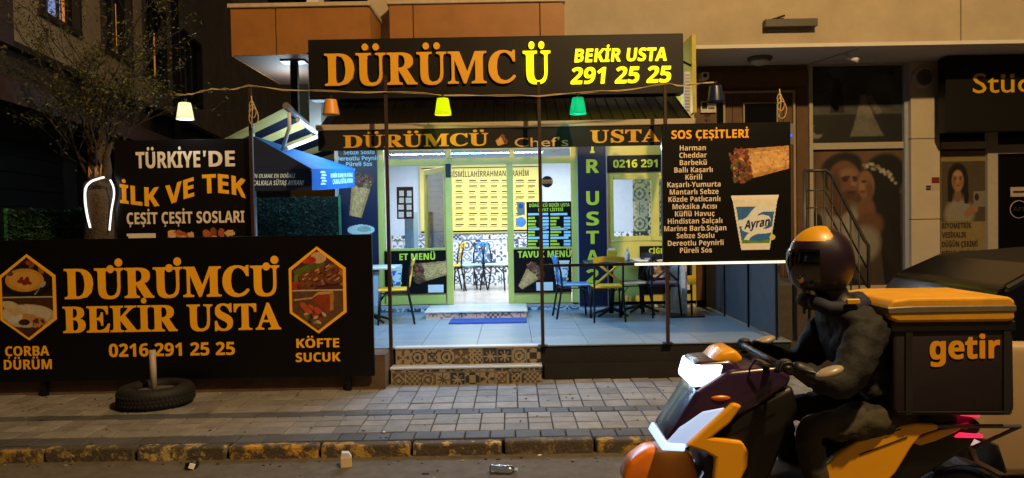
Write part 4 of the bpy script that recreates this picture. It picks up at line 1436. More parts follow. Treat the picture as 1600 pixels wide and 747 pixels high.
setp(b.build('house_number', M_dark), 'small dark numerals painted under the white plate', 'house number')
t, q = sign('meter_box', 'small grey box with a blue light beside the doorway trim', 'box', 1233, 193, 1240, 226, YF - .2, .12, M_grey)
c = P(1236, 212, YF - .21); b = MB(); b.ell(c, .018, .01, .018, 10, 8); b.build('indicator', mat('blue_led', '#3050ff', .3, es=1.5), t)
# vent unit on the end panel
t, q = sign('vent_unit', 'white slatted vent unit beside the end of the big sign', 'vent', 1070, 112, 1079, 182, 9.1, .12, M_white)
b = MB()
for i in range(12):
    a = RX(1071, 116 + i * 5, 1078, 118.5 + i * 5, 9.095); b.box(a[0], a[1], 9.095, 9.1, a[2], a[3])
b.build('slats', M_grey, t)

def cloth(name, col, tr=.35):
    m = mat(name, col, .8, var=.1)
    nt = m.node_tree
    bs = nt.nodes['Principled BSDF']
    ms = nt.nodes.new('ShaderNodeMixShader'); ms.inputs[0].default_value = tr
    tl = nt.nodes.new('ShaderNodeBsdfTranslucent'); tl.inputs[0].default_value = (*lin(col), 1)
    nt.links.new(bs.outputs[0], ms.inputs[1]); nt.links.new(tl.outputs[0], ms.inputs[2])
    nt.links.new(ms.outputs[0], nt.nodes['Material Output'].inputs[0])
    return m
# ---------------- posts, rails, wire and lampshades
YP = 7.87
posts = []
def post(px, pytop, label, zb=ZT, Y=YP, pyb=400):
    x = P(px, pyb, Y).x
    zt = P(px, pytop, Y).z
    t = thing('terrace_post', label, 'post', (x, Y, zb), group='thin posts along the terrace edge')
    b = MB(); b.box(x - .018, x + .018, Y - .018, Y + .018, zb, zt, .003); b.build('pole', M_rust, t)
    b = MB(); b.box(x - .05, x + .05, Y - .045, Y + .045, zb, zb + .008); b.build('base_plate', M_blk, t)
    return Vector((x, Y, zt))
A1 = post(397, 136, 'thin rusty post at the edge of the wavy lettered board', ZT)
A2 = post(608, 118, 'thin rusty post at the banner side of the steps', ZP)
A3 = post(846, 128, 'thin rusty post between the steps and the terrace rail', ZT)
A4 = post(1042, 134, 'thin rusty post along the edge of the sauce list board', ZT)
t = thing('terrace_rail', 'black horizontal rail between the thin posts in front of the tables', 'rail', (A3.x, YP, ZT))
zr = P(950, 412, YP).z
x1 = P(1245, 410, YP).x
b = MB(); b.box(A3.x + .02, A4.x - .02, YP - .012, YP + .012, zr - .025, zr + .005); b.box(A4.x + .02, x1, YP + .03, YP + .05, zr - .03, zr); b.build('bar', M_blk, t)
b = MB(); b.box(x1 - .035, x1, YP - .0, YP + .045, ZT, zr - .031); b.build('end_post', M_blk, t)
# dark windscreen panel at terrace end
xs = 2.83
t = thing('wind_screen', 'dark grey canvas wind screen closing the terrace end below the sauce board', 'screen', (xs, 9.4, ZT))
b = MB(); b.box(xs, xs + .015, YP + .06, YF - .07, ZT + .03, zr - .05); b.build('canvas', mat('grey_canvas', '#3a3c42', .75, var=.25, scale=5, bump=.2, bscale=4), t)
for yy in (YP + .08, 8.9, 9.9, YF - .1):
    b = MB(); b.box(xs - .02, xs - .002, yy, yy + .03, ZT, zr - .03); b.build('screen_post', M_blk, t)

def catenary(p, q, sag, n=10):
    return [p.lerp(q, i / n) - Vector((0, 0, sag * 4 * (i / n) * (1 - i / n))) for i in range(n + 1)]
wp = [P(272, 149, YP - .03), P(330, 139, YP - .03)] + [Vector((a.x, YP - .03, P(800, y, YP).z)) for a, y in ((A1, 136 - 7), (A2, 145 - 3.4), (A3, 150 + .8), (A4, 133 + 4))] + [P(1118, 128, YP - .03)]
pts = []
for i in range(len(wp) - 1): pts += catenary(wp[i], wp[i + 1], .015, 8)[:-1]
pts.append(wp[-1])
rw = random.Random(3)
pts = [p + Vector((0, rw.uniform(-.004, .004), rw.uniform(-.006, .006))) for p in pts]
M_rope = mat('tan_cable', '#c4a878', .7)
b = MB(); b.tube(pts, .005, 6)
b2 = [p + Vector((0, -.008, .012 * math.sin(i * 1.3))) for i, p in enumerate(pts)]
b.tube(b2, .0038, 5)
t_w = setp(b.build('lamp_cable', M_rope), 'twisted tan cable strung along the post tops', 'cable')
def lampshade(px, py, h, label, m, es_pt=None, col=None):
    c = P(px, py, YP - .03)
    s = YP / F
    r0, r1, hh = 9.2 * s, 13.2 * s, h * s
    t = thing('hanging_lamp', label, 'lamp', (c.x, c.y, c.z + hh / 2), group='small lampshades along the cable')
    b = MB(); b.lathe([(r0 * .4, hh / 2 + .006), (r0 * .93, hh / 2 + .004), (r0, hh / 2 - .008), (r1 * .985, -hh / 2 + .01), (r1, -hh / 2), (r1 * .95, -hh / 2), (r0 * .9, hh / 2 - .02)], c, 28); b.build('lamp_shade', m, t)
    b = MB(); b.tube([c + Vector((0, 0, hh / 2 + .003)), c + Vector((0, 0, hh / 2 + .05))], .016, 8); b.build('socket', M_blk, t)
    b = MB(); b.ell(c + Vector((0, 0, hh * .14)), .024, .024, .03, 12, 8)
    if es_pt:
        b.build('bulb', mat('bulb_' + m.name, col, .3, es=5), t)
        lo = lamp('lampshade_light', 'POINT', (c.x, c.y, c.z - hh * .36), es_pt, lin(col), shadow_soft_size=.02)
        lo.parent = t; lo.matrix_parent_inverse = local(t).inverted()
    else: b.build('bulb', mat('unlit_bulb', '#c9c0b0', .3), t)
def shade_mat(name, col, es):
    m = cloth(name, col, .7)
    bs = m.node_tree.nodes['Principled BSDF']
    bs.inputs['Emission Color'].default_value = (*lin(col), 1)
    bs.inputs['Emission Strength'].default_value = es
    return m
lampshade(289, 174, 25, 'lit white lampshade above the wavy lettered board', shade_mat('white_shade', '#efeed2', 1.0), 8, '#e8fff6')
lampshade(517, 168, 23, 'unlit orange lampshade below the left end of the big sign', mat('orange_shade', '#e09a44', .45, var=.04))
lampshade(692, 167, 25, 'lit yellow lampshade in front of the ribbed awning', shade_mat('yellow_shade', '#ccd80c', 1.0), 3, '#f4ff80')
lampshade(903, 166, 25, 'lit turquoise lampshade in front of the ribbed awning', shade_mat('teal_shade', '#10b48c', 1.0), 3, '#a0ffe0')
lampshade(1118, 147, 25, 'unlit navy lampshade above the sauce list board', mat('navy_shade', '#141f4a', .35, var=.04))
def knot(px, py, label):
    c = P(px, py, YP - .03)
    b = MB()
    rr = random.Random(px)
    for k in range(3):
        w_, h_ = .025 + .012 * k, .05 + .02 * k
        b.tube([c + Vector((w_ * math.sin(a_) + .01 * k, -.02 - .004 * k, -h_ + h_ * math.cos(a_) - .04 * k)) for a_ in np.linspace(0, 6.28, 14)], .005, 5)
    b.tube([c + Vector((.0, -.02, .05)), c + Vector((.01, -.025, -.1)), c + Vector((-.01, -.02, -.28))], .006, 5)
    setp(b.build('rope_knot', M_rope), label, 'rope')
knot(394, 158, 'loose tied end of tan cable hanging on the post above the wavy board')
knot(1217, 147, 'tan cable loops hanging in front of the wooden doorway')
# black cable by the corner post
b = MB(); b.tube([P(1066, 96, 9.0), P(1086, 106, 9.4), P(1090, 128, 9.8), P(1088, 137, 10.1), P(1083, 132, 10.3)], .015, 6)
setp(b.build('service_cable', M_blk), 'thick black cable looping at the corner of the big sign', 'cable')
# hanging support pole on the left bay ceiling
c0 = P(460, 106, 9.4)
t = thing('support_pole', 'black square pole hanging from the bay ceiling over the striped awning', 'pole', (c0.x, 9.4, 3.2))
b = MB(); zz = P(460, 186, 9.4).z; b.box(c0.x - .045, c0.x + .045, 9.36, 9.44, zz, 3.855, .004); b.build('pole', M_blk, t)
b = MB(); b.box(c0.x - .15, c0.x + .15, 9.30, 9.50, 3.82, 3.858); b.build('top_plate', M_blk, t)

# ---------------- striped awning, tubes, umbrella
t = thing('striped_awning', 'yellow and navy striped awning lit from below beside the blue umbrella', 'awning', (-2.75, 10.3, 3.0))
W0, W1 = P(447, 168, 9.0), P(532, 246, 11.6)
O0, O1 = P(300, 243, 9.4), P(352, 300, 11.8)
b = MB()
NS = 9
for i in range(NS):
    a, c = i / NS, (i + 1) / NS
    b.mi = i % 2
    p = [W0.lerp(W1, a), W0.lerp(W1, c), O0.lerp(O1, c), O0.lerp(O1, a)]
    n_ = (p[1] - p[0]).cross(p[3] - p[0]).normalized() * .004
    b.quad(*p); b.quad(*[v + n_ for v in p])
b.build('canvas', [cloth('yellow_stripe_canvas', '#e6dc98'), cloth('navy_stripe_canvas', '#151c38')], t, normals=False)
b = MB(); b.tube([W0 + Vector((0, 0, .02)), W1 + Vector((0, 0, .02))], .045, 10); b.build('cassette', M_grey, t)
b = MB(); b.tube([P(452, 176, 8.95), P(452, 200, 9.0), P(436, 250, 9.3)], .022, 8); b.build('folding_arm', M_white, t)
M_tubeon = mat('lit_tube', '#e6f6ff', .3, emit='#d8f2ff', es=1.8, var=.02)
def tube_lamp(label, a, c, r, pw):
    a, c = P(*a), P(*c)
    t = thing('tube_lamp', label, 'tube lamp', a, group='cold tube lamps under the striped awning')
    d = (c - a).normalized()
    b = MB(); b.tube([a, c], r, 10); b.build('tube', M_tubeon, t)
    b = MB(); b.tube([a - d * .03, a], r * 1.15, 10); b.tube([c, c + d * .03], r * 1.15, 10); b.build('end_cap', M_white, t)
    m_ = (a + c) / 2
    lo = lamp('tube_light', 'POINT', m_ + Vector((.1, .25, -.08)), pw, (.6, .85, 1.0), shadow_soft_size=.2)
    lo.parent = t; lo.matrix_parent_inverse = local(t).inverted()
tube_lamp('cold white tube lamp tilting down under the striped awning edge', (466, 188, 8.8), (494, 207, 9.6), .020, 10)
tube_lamp('lower cold white tube lamp rising towards the shop under the striped awning', (449, 232, 9.2), (494, 214, 9.9), .022, 14)
lamp('terrace_side_light', 'AREA', (-3.4, 10.0, 2.75), 4, (.5, .8, 1.0), shape='RECTANGLE', size=1.2, size_y=.3)

M_blue = cloth('blue_umbrella_canvas', '#1464ac', .25)
t = thing('market_umbrella', 'blue market umbrella with white slogan lettering under the striped awning', 'umbrella', (-3.25, 9.55, ZT))
cA, cB = P(487, 264, 8.6), P(554, 263, 9.9)
cD = cA + Vector((-2.0, .15, .03)); cC = cB + Vector((-2.1, .1, .02))
pk = (cA + cB + cC + cD) / 4 + Vector((0, 0, .42))
b = MB()
for p, q_ in ((cA, cB), (cB, cC), (cC, cD), (cD, cA)):
    # slightly sagging canopy triangle
    m_ = (p + q_) / 2 - Vector((0, 0, .03))
    k1, k2 = pk.lerp(p, .5), pk.lerp(q_, .5)
    km = (k1 + k2) / 2 - Vector((0, 0, .05))
    b.mi = 1 if (p - cD).length < .01 else 0  # front canopy side: shade put in as a darker canvas colour
    b.quad(pk, k1, km, k2); b.quad(k1, p, m_, km); b.quad(km, m_, q_, k2)
for f in b.bm.faces: f.smooth = True
b.build('canopy', [M_blue, cloth('shaded_umbrella_canvas', '#0e1636', .1)], t)
b = MB()
dv = Vector((0, 0, -.27))
M_vshade = cloth('shaded_umbrella_canvas', '#0e1636', .1)
for k, (p, q_) in enumerate(((cA, cB), (cB, cC), (cC, cD), (cD, cA))):
    b.mi = 1 if k == 3 else 0  # front valance gets the same painted shade
    for i in range(6):
        a, c = p.lerp(q_, i / 6), p.lerp(q_, (i + 1) / 6)
        b.quad(a, c, c + dv * (.93 if i < 5 else .9), a + dv * (.93 if i > 0 else .9))
va = b.build('valance', [M_blue, M_vshade], t)
b = MB()
u = (cA - cD).normalized(); nn = Vector((u.y, -u.x, 0)).normalized()
s_ = 8.6 / F
put_text(b, 'KENDİN OLMAK EN DOĞALI', 'sans', cA + Vector((0, 0, -.10)) - u * (.20) + nn * .006, u, UZ, w=.62, h=.046, align='r', off=.008, shear=.15)
put_text(b, 'ÇALKALA SÜTAŞ AYRAN!', 'sans', cA + Vector((0, 0, -.185)) - u * (.10) + nn * .006, u, UZ, w=.60, h=.055, align='r', off=.01, shear=.15)
u = (cB - cA).normalized(); nn = Vector((u.y, -u.x, 0)).normalized()
put_text(b, 'KENDİN OLMAK EN DOĞALI', 'sans', cA + Vector((0, 0, -.11)) + u * .52 + nn * .006, u, UZ, w=.72, h=.05, off=.008)
put_text(b, 'ÇALKALA SÜTAŞ AYRAN!', 'sans', cA + Vector((0, 0, -.19)) + u * .58 + nn * .006, u, UZ, w=.66, h=.06, off=.01)
for k in range(5):
    cc = cA + Vector((0, 0, -.05 - .035 * k)) + u * (.22 + .03 * (k % 2)) + nn * .006
    b.quad(cc, cc + u * .16, cc + u * .13 + Vector((0, 0, .022)), cc + u * .02 + Vector((0, 0, .026)))
b.build('lettering', mat('pale_blue_print', '#cfe2f0', .6), va)
b = MB(); b.tube([Vector((pk.x, pk.y, ZT)), pk + Vector((0, 0, .06))], .025, 10); b.build('pole', M_white, t)
b = MB()
for c_ in (cA, cB, cC, cD): b.tube([pk + Vector((0, 0, -.04)), c_ + Vector((0, 0, -.02))], .012, 6)
b.build('ribs', M_white, t)
b = MB(); b.box(pk.x - .25, pk.x + .25, pk.y - .25, pk.y + .25, ZT, ZT + .08, .01); b.build('base', M_blk, t)

# ---------------- hedge panels
def hedge(label, px0, px1, pytop, Y, z0, col, n, seed):
    x0, x1 = P(px0, 340, Y).x, P(px1, 340, Y).x
    zt = P((px0 + px1) / 2, pytop, Y).z
    t = thing('hedge_panel', label, 'hedge panel', ((x0 + x1) / 2, Y, z0), group='artificial hedge panels around the terrace')
    b = MB(); b.box(x0, x1, Y + .02, Y + .05, z0, zt); b.build('backing', mat('hedge_backing', '#0c1a10', .9), t)
    b = MB()
    rr = random.Random(seed)
    for k in range(n):
        p = Vector((rr.uniform(x0, x1), Y + rr.uniform(-.03, .02), rr.uniform(z0, zt)))
        d = Vector((rr.uniform(-1, 1), rr.uniform(-1, -.1), rr.uniform(-.6, 1))).normalized()
        s_ = d.cross(Vector((rr.uniform(-1, 1), rr.uniform(-1, 1), rr.uniform(-1, 1)))).normalized()
        L, w = rr.uniform(.03, .06), .007
        b.quad(p - s_ * w, p + s_ * w, p + d * L + s_ * w * .3, p + d * L - s_ * w * .3)
    b.build('leaves', mat('hedge_leaf_' + col[1:], col, .6, var=.4, scale=20), t, normals=False)
    b = MB(); b.box(x0 - .03, x0, Y, Y + .04, z0, zt + .02); b.box(x1, x1 + .03, Y, Y + .04, z0, zt + .02); b.build('frame_post', mat('green_post', '#3a7a50', .5), t)
hedge('dark green artificial hedge panel behind the tree trunk', 10, 200, 327, 8.7, ZT, '#1c4a26', 5200, 1)
hedge('turquoise lit artificial hedge panel below the blue umbrella', 396, 529, 308, 10.7, ZT, '#143c34', 5200, 2)

# ---------------- tree with rope light
def tree():
    Y = 8.05
    base = P(158, 380, Y); base.z = ZT
    t = thing('street_tree', 'thin leafed street tree with a pruned trunk wrapped by a light rope', 'tree', base)
    b = MB()
    top = P(155, 288, Y)
    rr = random.Random(6)
    pts = [base, Vector((base.x - .02, Y, 1.2)), P(158, 345, Y), P(156, 310, Y), top]
    n = 12
    b.tube(pts, .175, 14, .145)
    for v in b.bm.verts:
        v.co += Vector((math.sin(v.co.z * 9 + v.co.x * 30), math.cos(v.co.z * 11), 0)) * .012 + Vector((rr.uniform(-.008, .008),) * 3)
    # knobbly burl and main limbs
    b.ell(top + Vector((0, 0, -.03)), .148, .145, .11, 14, 9)
    b.ell(top + Vector((-.05, -.05, -.05)), .10, .10, .10, 12, 8)
    b.ell(top + Vector((.06, .02, -.04)), .09, .10, .10, 12, 8)
    for (px_, py_, dy_, r_) in ((152, 190, -.05, .115), (166, 182, .06, .095), (138, 215, .05, .075), (176, 222, -.04, .065)):
        e_ = P(px_, py_, Y + dy_)
        m1, m2 = top.lerp(e_, .35) + Vector((rr.uniform(-.04, .04), 0, 0)), top.lerp(e_, .7) + Vector((rr.uniform(-.04, .04), 0, 0))
        b.tube([top + Vector(((e_.x - top.x) * .3, dy_, -.06)), m1, m2, e_], r_, 9, .016)
    b.build('trunk', mat('tree_bark', '#463828', .95, var=.4, scale=16, bump=1., bscale=40), t)
    b = MB()
    tips = []
    def limb(p, d, L, r, lev):
        q = [p]
        k = 6
        for i in range(k):
            d = (d + Vector((rr.uniform(-.22, .22), rr.uniform(-.22, .22), rr.uniform(-.10, .16)))).normalized()
            q.append(q[-1] + d * L / k)
        b.tube(q, r, 5 if lev else 7, r * .45)
        for i in range(2, k + 1): tips.append((q[i], d, lev))
        if lev < 3:
            for i in range((4, 4, 3)[lev]):
                a = q[rr.randint(2, k)]
                dd = (d + Vector((rr.uniform(-1, 1), rr.uniform(-.8, .8), rr.uniform(-.5, .8)))).normalized()
                limb(a, dd, L * rr.uniform(.45, .7), r * .5, lev + 1)
    for k, (dx, dz, L) in enumerate(((-.05, 1, .9), (.2, 1, .8), (-.3, 1, .85), (-.75, .8, 1.0), (-.2, 1, 1.35), (.12, 1, 1.5), (.55, .9, 1.2), (.9, .55, .9), (-.9, .3, .9), (.3, .8, 1.1), (-.45, 1, 1.2))):
        limb(top + Vector((rr.uniform(-.12, .12), rr.uniform(-.05, .08), .06)), Vector((dx * .6, rr.uniform(-.4, .5), dz)).normalized(), L, .015, 0)
    b.build('branches', mat('twig_bark', '#2e2318', .9, var=.3), t)
    b = MB()
    cols = ['#3a4516', '#4a541c', '#2c3812', '#5e5c22', '#4f441a']
    for p, d, lev in tips:
        if lev == 0 and rr.random() < .7: continue
        for k in range(rr.choice([0, 1, 2, 3])):
            o = p + Vector((rr.uniform(-.05, .05), rr.uniform(-.05, .05), rr.uniform(-.05, .05)))
            dd = Vector((rr.uniform(-1, 1), rr.uniform(-1, 1), rr.uniform(-.8, .6))).normalized()
            s_ = dd.cross(Vector((rr.uniform(-1, 1), rr.uniform(-1, 1), rr.uniform(-1, 1)))).normalized()
            L, w = rr.uniform(.03, .055), rr.uniform(.006, .011)
            b.c = (*lin(rr.choice(cols)), 1)
            b.quad(o, o + dd * L * .5 + s_ * w, o + dd * L, o + dd * L * .5 - s_ * w)
    b.build('crown', mat('tree_leaf', '#5c6424', .6, attr=True, var=.3, scale=30), t, normals=False)
    # broken stub
    b = MB()
    for k in range(9):
        p = top + Vector((.0 + rr.uniform(-.05, .08), -.12 + rr.uniform(-.03, .03), .07))
        b.tube([p, p + Vector((rr.uniform(-.03, .03), rr.uniform(-.02, .02), rr.uniform(.06, .16)))], .014, 4, .003)
    b.build('broken_stub', mat('split_wood', '#a87a4c', .9), t)
    Yr = Y - .20
    def q(px, py, dy=0.): return P(px, py, Yr + dy)
    path = [q(141, 356, .05), q(136, 335, .04), q(133, 312, .03), q(134, 294), q(142, 284), q(155, 279, -.03), q(163, 277, -.02)]
    path2 = [q(172, 281, .03), q(177, 292, .04), q(178, 306, .05), q(174, 330, .06), q(171, 360, .07)]
    def smooth(p):
        o = []
        for i in range(len(p) - 1):
            a, c, d_, e = p[max(i - 1, 0)], p[i], p[i + 1], p[min(i + 2, len(p) - 1)]
            for k in range(6):
                t_ = k / 6
                o.append(.5 * ((2 * c) + (d_ - a) * t_ + (2 * a - 5 * c + 4 * d_ - e) * t_ ** 2 + (3 * c - a - 3 * d_ + e) * t_ ** 3))
        return o + [p[-1]]
    b = MB(); b.tube(smooth(path), .0115, 8); b.tube(smooth(path2), .009, 8)
    setp(b.build('light_rope', mat('lit_rope', '#f2f2ea', .4, emit='#eef2f0', es=1.6, var=.05)), 'glowing white light rope looped around the tree trunk', 'light rope')
tree()

# ---------------- stair handrail and landing at the wooden door
t = thing('side_stair', 'small dark stair leading up to the wooden doorway', 'stair', (3.9, 9.6, ZP))
b = MB()
for k in range(5): b.box(3.05 + .0, 4.55 + .28 * (5 - k) - .9, 9.5, YF - .06, ZP - .05 + .17 * k, ZP - .05 + .17 * (k + 1))
b.build('steps', mat('stair_concrete', '#4a423a', .9, var=.3), t)
t = thing('stair_handrail', 'grey metal stair handrail with balusters before the couple poster', 'handrail', (4.2, 9.45, ZP))
Yh = 9.45
H_ = [P(1257, 267, Yh), P(1290, 266, Yh), P(1298, 272, Yh), P(1350, 374, Yh), P(1357, 384, Yh)]
b = MB(); b.tube(H_ + [Vector((H_[-1].x, Yh, ZP))], .022, 8); b.tube([H_[0], Vector((H_[0].x, Yh, ZP + .5))], .022, 8); b.build('top_rail', mat('dull_steel', '#4c4a48', .45, .6), t)
b = MB()
for px, py in ((1264, 268), (1275, 268), (1288, 268), (1300, 277), (1314, 304), (1329, 333), (1342, 358)):
    p = P(px, py, Yh); b.tube([p, Vector((p.x, Yh, ZP))], .011, 6)
b.tube([P(1258, 298, Yh), P(1289, 297, Yh), P(1354, 418, Yh)], .012, 6); b.tube([P(1258, 325, Yh), P(1290, 324, Yh), P(1354, 448, Yh)], .012, 6)
b.build('balusters', mat('dull_steel', '#4c4a48', .45, .6), t)

# ---------------- chairs and tables
def make_chair(name, label, loc, rz, seat_c, back_c, loc_z=ZT):
    t = thing(name, label, 'chair', (loc[0], loc[1], loc_z), rz, 'cross back cafe chairs')
    S = mat('chair_paint_' + seat_c[1:], seat_c, .45, var=.1)
    K = mat('chair_paint_' + back_c[1:], back_c, .45, var=.1)
    b = LMB(); b.prism([(-.20, -.20), (.20, -.20), (.19, .20), (-.19, .20)], .435, .465, .012, 2, axis='Z'); b.build('seat', S, t)
    # backrest at +y, chair faces -y
    for s in (-1, 1):
        b = LMB(); b.tube([(s * .185, -.17, .44), (s * .20, -.20, .0)], .014, 7); b.build('leg', M_blk, t)
        b = LMB(); b.tube([(s * .20, .27, 0), (s * .185, .19, .44), (s * .185, .205, .62), (s * .18, .25, .83)], .014, 7); b.build('leg', M_blk, t)
    b = LMB()
    pts = [(-.20, .245, .80), (-.1, .268, .815), (0, .275, .82), (.1, .268, .815), (.20, .245, .80)]
    for i in range(4):
        a, c = Vector(pts[i]), Vector(pts[i + 1])
        hv, tv = Vector((0, .008, .035)), Vector((0, .02, 0))
        q = [a - hv, c - hv, c + hv, a + hv]
        f = [b.bm.verts.new(v) for v in q] + [b.bm.verts.new(v + tv) for v in q]
        fs = [b.bm.faces.new([f[j] for j in w]) for w in ((0, 1, 2, 3), (7, 6, 5, 4), (0, 4, 5, 1), (3, 2, 6, 7), (0, 3, 7, 4), (1, 5, 6, 2))]
        b._fin(f, fs)
    b.build('top_rail', K, t)
    b = LMB()
    b.tube([(-.17, .205, .49), (0, .228, .64), (.17, .25, .78)], .016, 6); b.tube([(.17, .205, .49), (0, .238, .64), (-.17, .25, .78)], .016, 6)
    b.build('cross_back', K, t)
    b = LMB()
    for y in (-.17, .19): b.tube([(-.185, y, .41), (.185, y, .41)], .009, 6)
    for s in (-1, 1): b.tube([(s * .187, -.17, .41), (s * .187, .19, .41)], .009, 6); b.tube([(s * .19, -.175, .30), (s * .19, -.09, .41)], .007, 5)
    b.build('stretcher', M_blk, t)
    return t
cx = lambda px, Y: P(px, 470, Y).x
YEL, BLU, DRK, PUR, ICE = '#d8b020', '#4a86c0', '#20242c', '#6a5a88', '#a8cce0'
make_chair('cafe_chair', 'yellow chair seen from behind at the terrace table', (cx(949, 9.75), 9.78), math.pi, YEL, YEL)
make_chair('cafe_chair', 'blue chair pushed to the table before the pillar banner', (cx(897, 10.15), 10.15), R(95), BLU, BLU)
make_chair('cafe_chair', 'dark chair with a pale blue seat hidden half behind the table', (cx(986, 10.25), 10.3), R(-80), ICE, DRK)
make_chair('cafe_chair', 'chair with a purple seat in front of the meat plate poster', (cx(1033, 10.1), 10.15), R(-172), PUR, DRK)
make_chair('cafe_chair', 'yellow chair side on between the banner and the meat menu poster', (cx(614, 9.8), 9.85), R(-82), YEL, YEL)
make_chair('cafe_chair', 'yellow chair at the back inside the doorway', (cx(702, 13.2), 13.2), R(-75), YEL, YEL, ZS)
make_chair('cafe_chair', 'blue chair inside the doorway facing the tiled wall corner', (cx(733, 13.3), 13.3), R(-60), '#8fbfe0', BLU, ZS)
make_chair('cafe_chair', 'pale blue chair at the right inside the doorway', (cx(779, 13.3), 13.3), R(70), ICE, BLU, ZS)
def table(label, x, y, w, d, z0, top, h=.75):
    t = thing('cafe_table', label, 'table', (x, y, z0), group='small cafe tables')
    b = LMB(); b.box(-w / 2, w / 2, -d / 2, d / 2, h - .03, h, .008, 2); b.build('tabletop', top, t)
    b = LMB(); b.tube([(0, 0, .03), (0, 0, h - .03)], .035, 10); b.build('column', M_blk, t)
    for k in range(4):
        a = math.pi / 4 + k * math.pi / 2
        b = LMB(); b.tube([(0, 0, .10), (.28 * math.cos(a), .28 * math.sin(a), .015)], .024, 6, .016); b.build('foot', M_blk, t)
    return t
M_ttop = mat('white_table_top', '#c9d0d4', .3, var=.08)
tx, ty = cx(955, 10.25), 10.25
table('cafe table with condiments behind the yellow chair', tx, ty, .7, .7, ZT, mat('dark_table_top', '#3a3c40', .35, var=.1))
table('white topped cafe table by the wall behind the dark chair', cx(1003, 10.62), 10.62, .55, .55, ZT, M_ttop)
table('cafe table cut off by the street banner', cx(580, 10.0), 10.0, .75, .7, ZT, M_ttop)
table('white cafe table inside behind the meat menu poster', cx(668, 12.4), 12.4, .9, .7, ZS, M_ttop)
# things on the tables
zt = ZT + .75
t = thing('napkin_holder', 'upright yellow napkin holder on the terrace table', 'napkin holder', (tx + .02, ty + .05, zt))
b = MB(); b.box(tx - .04, tx + .09, ty + .02, ty + .09, zt, zt + .15, .01, 2); b.build('holder', mat('chair_paint_d8b020', '#d8b020', .45), t)
b = MB(); b.box(tx - .02, tx + .07, ty + .03, ty + .08, zt + .13, zt + .17); b.build('napkins', M_whiteprint, t)
t = thing('bread_basket', 'low red oval basket on the terrace table', 'basket', (tx - .13, ty - .15, zt))
b = MB(); b.lathe([(.08, 0), (.11, .05), (.115, .055), (.10, .05), (.075, .012)], (tx - .13, ty - .15, zt), 24); b.build('bowl', mat('red_plastic', '#a8202c', .4), t)
b = MB(); b.lathe([(.117, .05), (.12, .056), (.117, .062), (.112, .056)], (tx - .13, ty - .15, zt), 24, close=True); b.build('rim', mat('red_plastic', '#a8202c', .4), t)
c = Vector((tx + .22, ty - .08, zt))
t = thing('squeeze_bottle', 'white squeeze bottle lying tilted on the terrace table', 'bottle', c)
b = MB(); b.lathe([(.03, 0), (.032, .02), (.032, .10), (.018, .13), (.012, .135)], c, 16); b.build('body', mat('white_plastic', '#c9c9c4', .4), t)
b = MB(); b.lathe([(.012, .135), (.010, .16), (.003, .19)], c, 12); b.build('nozzle', mat('pale_blue_plastic', '#9ac0e0', .4), t)
c = Vector((cx(668, 12.4), 12.3, ZS + .75))
for k, (dx, col, lab) in enumerate(((-.22, '#d8b020', 'yellow sauce bottle on the table behind the meat menu poster'), (.18, '#d0d4d8', 'white salt shaker on the table behind the meat menu poster'))):
    t = thing('sauce_bottle' if k == 0 else 'salt_shaker', lab, 'bottle' if k == 0 else 'shaker', c + Vector((dx, 0, 0)))
    b = MB(); b.lathe([(.03, 0), (.034, .02), (.03, .09), (.018, .12)], c + Vector((dx, 0, 0)), 14); b.build('body', mat('plastic_' + col[1:], col, .4), t)
    b = MB(); b.lathe([(.02, .12), (.02, .14), (.006, .16)], c + Vector((dx, 0, 0)), 12); b.build('cap', M_whiteprint, t)
# sign stand on the right of terrace
x = cx(1076, 10.0)
t = thing('sign_stand', 'thin black sign stand with a flat base near the wind screen', 'stand', (x, 10.0, ZT))
b = MB(); b.box(x - .28, x + .18, 9.85, 10.15, ZT, ZT + .02, .004); b.build('base', M_blk, t)
b = MB(); b.tube([(x + .04, 10.0, ZT + .02), (x + .04, 10.0, ZT + .75)], .013, 8); b.build('pole', M_blk, t)
b = MB(); b.box(x - .02, x + .10, 9.98, 10.0 - .014, ZT + .43, ZT + .55, .004); b.build('plate', mat('chair_paint_d8b020', '#d8b020', .45), t)
# fridge seen at the left inside
t = thing('drinks_fridge', 'narrow grey blue cabinet inside behind the left glass', 'fridge', (xp(638, 12), 12.2, ZS))
x0, x1 = xp(631, 12.0), xp(645, 12.0)
b = MB(); b.box(x0, x1, 12.0, 12.6, ZS, 1.79 + (345 - 328) / 97, .01); b.build('body', mat('grey_blue_cabinet', '#5a7a90', .4), t)
b = MB(); b.box(x0 + .02, x1 - .02, 11.985, 11.998, ZS + .1, 1.9, .004); b.build('door', mat('cabinet_door', '#7a98ac', .35), t)
b = MB(); b.box(x1 - .045, x1 - .03, 11.96, 11.984, 1.2, 1.6, .003); b.build('handle', M_grey, t)

# ---------------- tyre base with post, litter
c = P(244, 612, 7.06); c.z = ZP
t = thing('tyre_stand', 'old tyre filled with concrete holding a short pale post on the pavement', 'tyre stand', c)
b = MB()
prof = []
ro, rw_, ri = .335, .20, .20
prof = [(ri, .02), (.27, .004), (.315, .018), (ro, .045), (ro + .004, .07), (ro + .004, .135), (ro, .16), (.315, .185), (.27, .20), (ri + .01, .185), (ri, .165), (ri, .02)]
b.lathe(prof[:-1], c, 56, close=True)
b.build('tyre', mat('worn_rubber', '#151516', .7, var=.3, scale=12, bump=.3, bscale=50), t)
b = MB()
for k in range(56):
    a = 2 * math.pi * k / 56
    for z_ in (.055, .09, .125):
        M_ = Matrix.Translation(c) @ Matrix.Rotation(a + (.04 if z_ == .09 else 0), 4, 'Z')
        b.box(ro + .001, ro + .011, -.013, .013, z_ - .013, z_ + .013, .003, rot=M_)
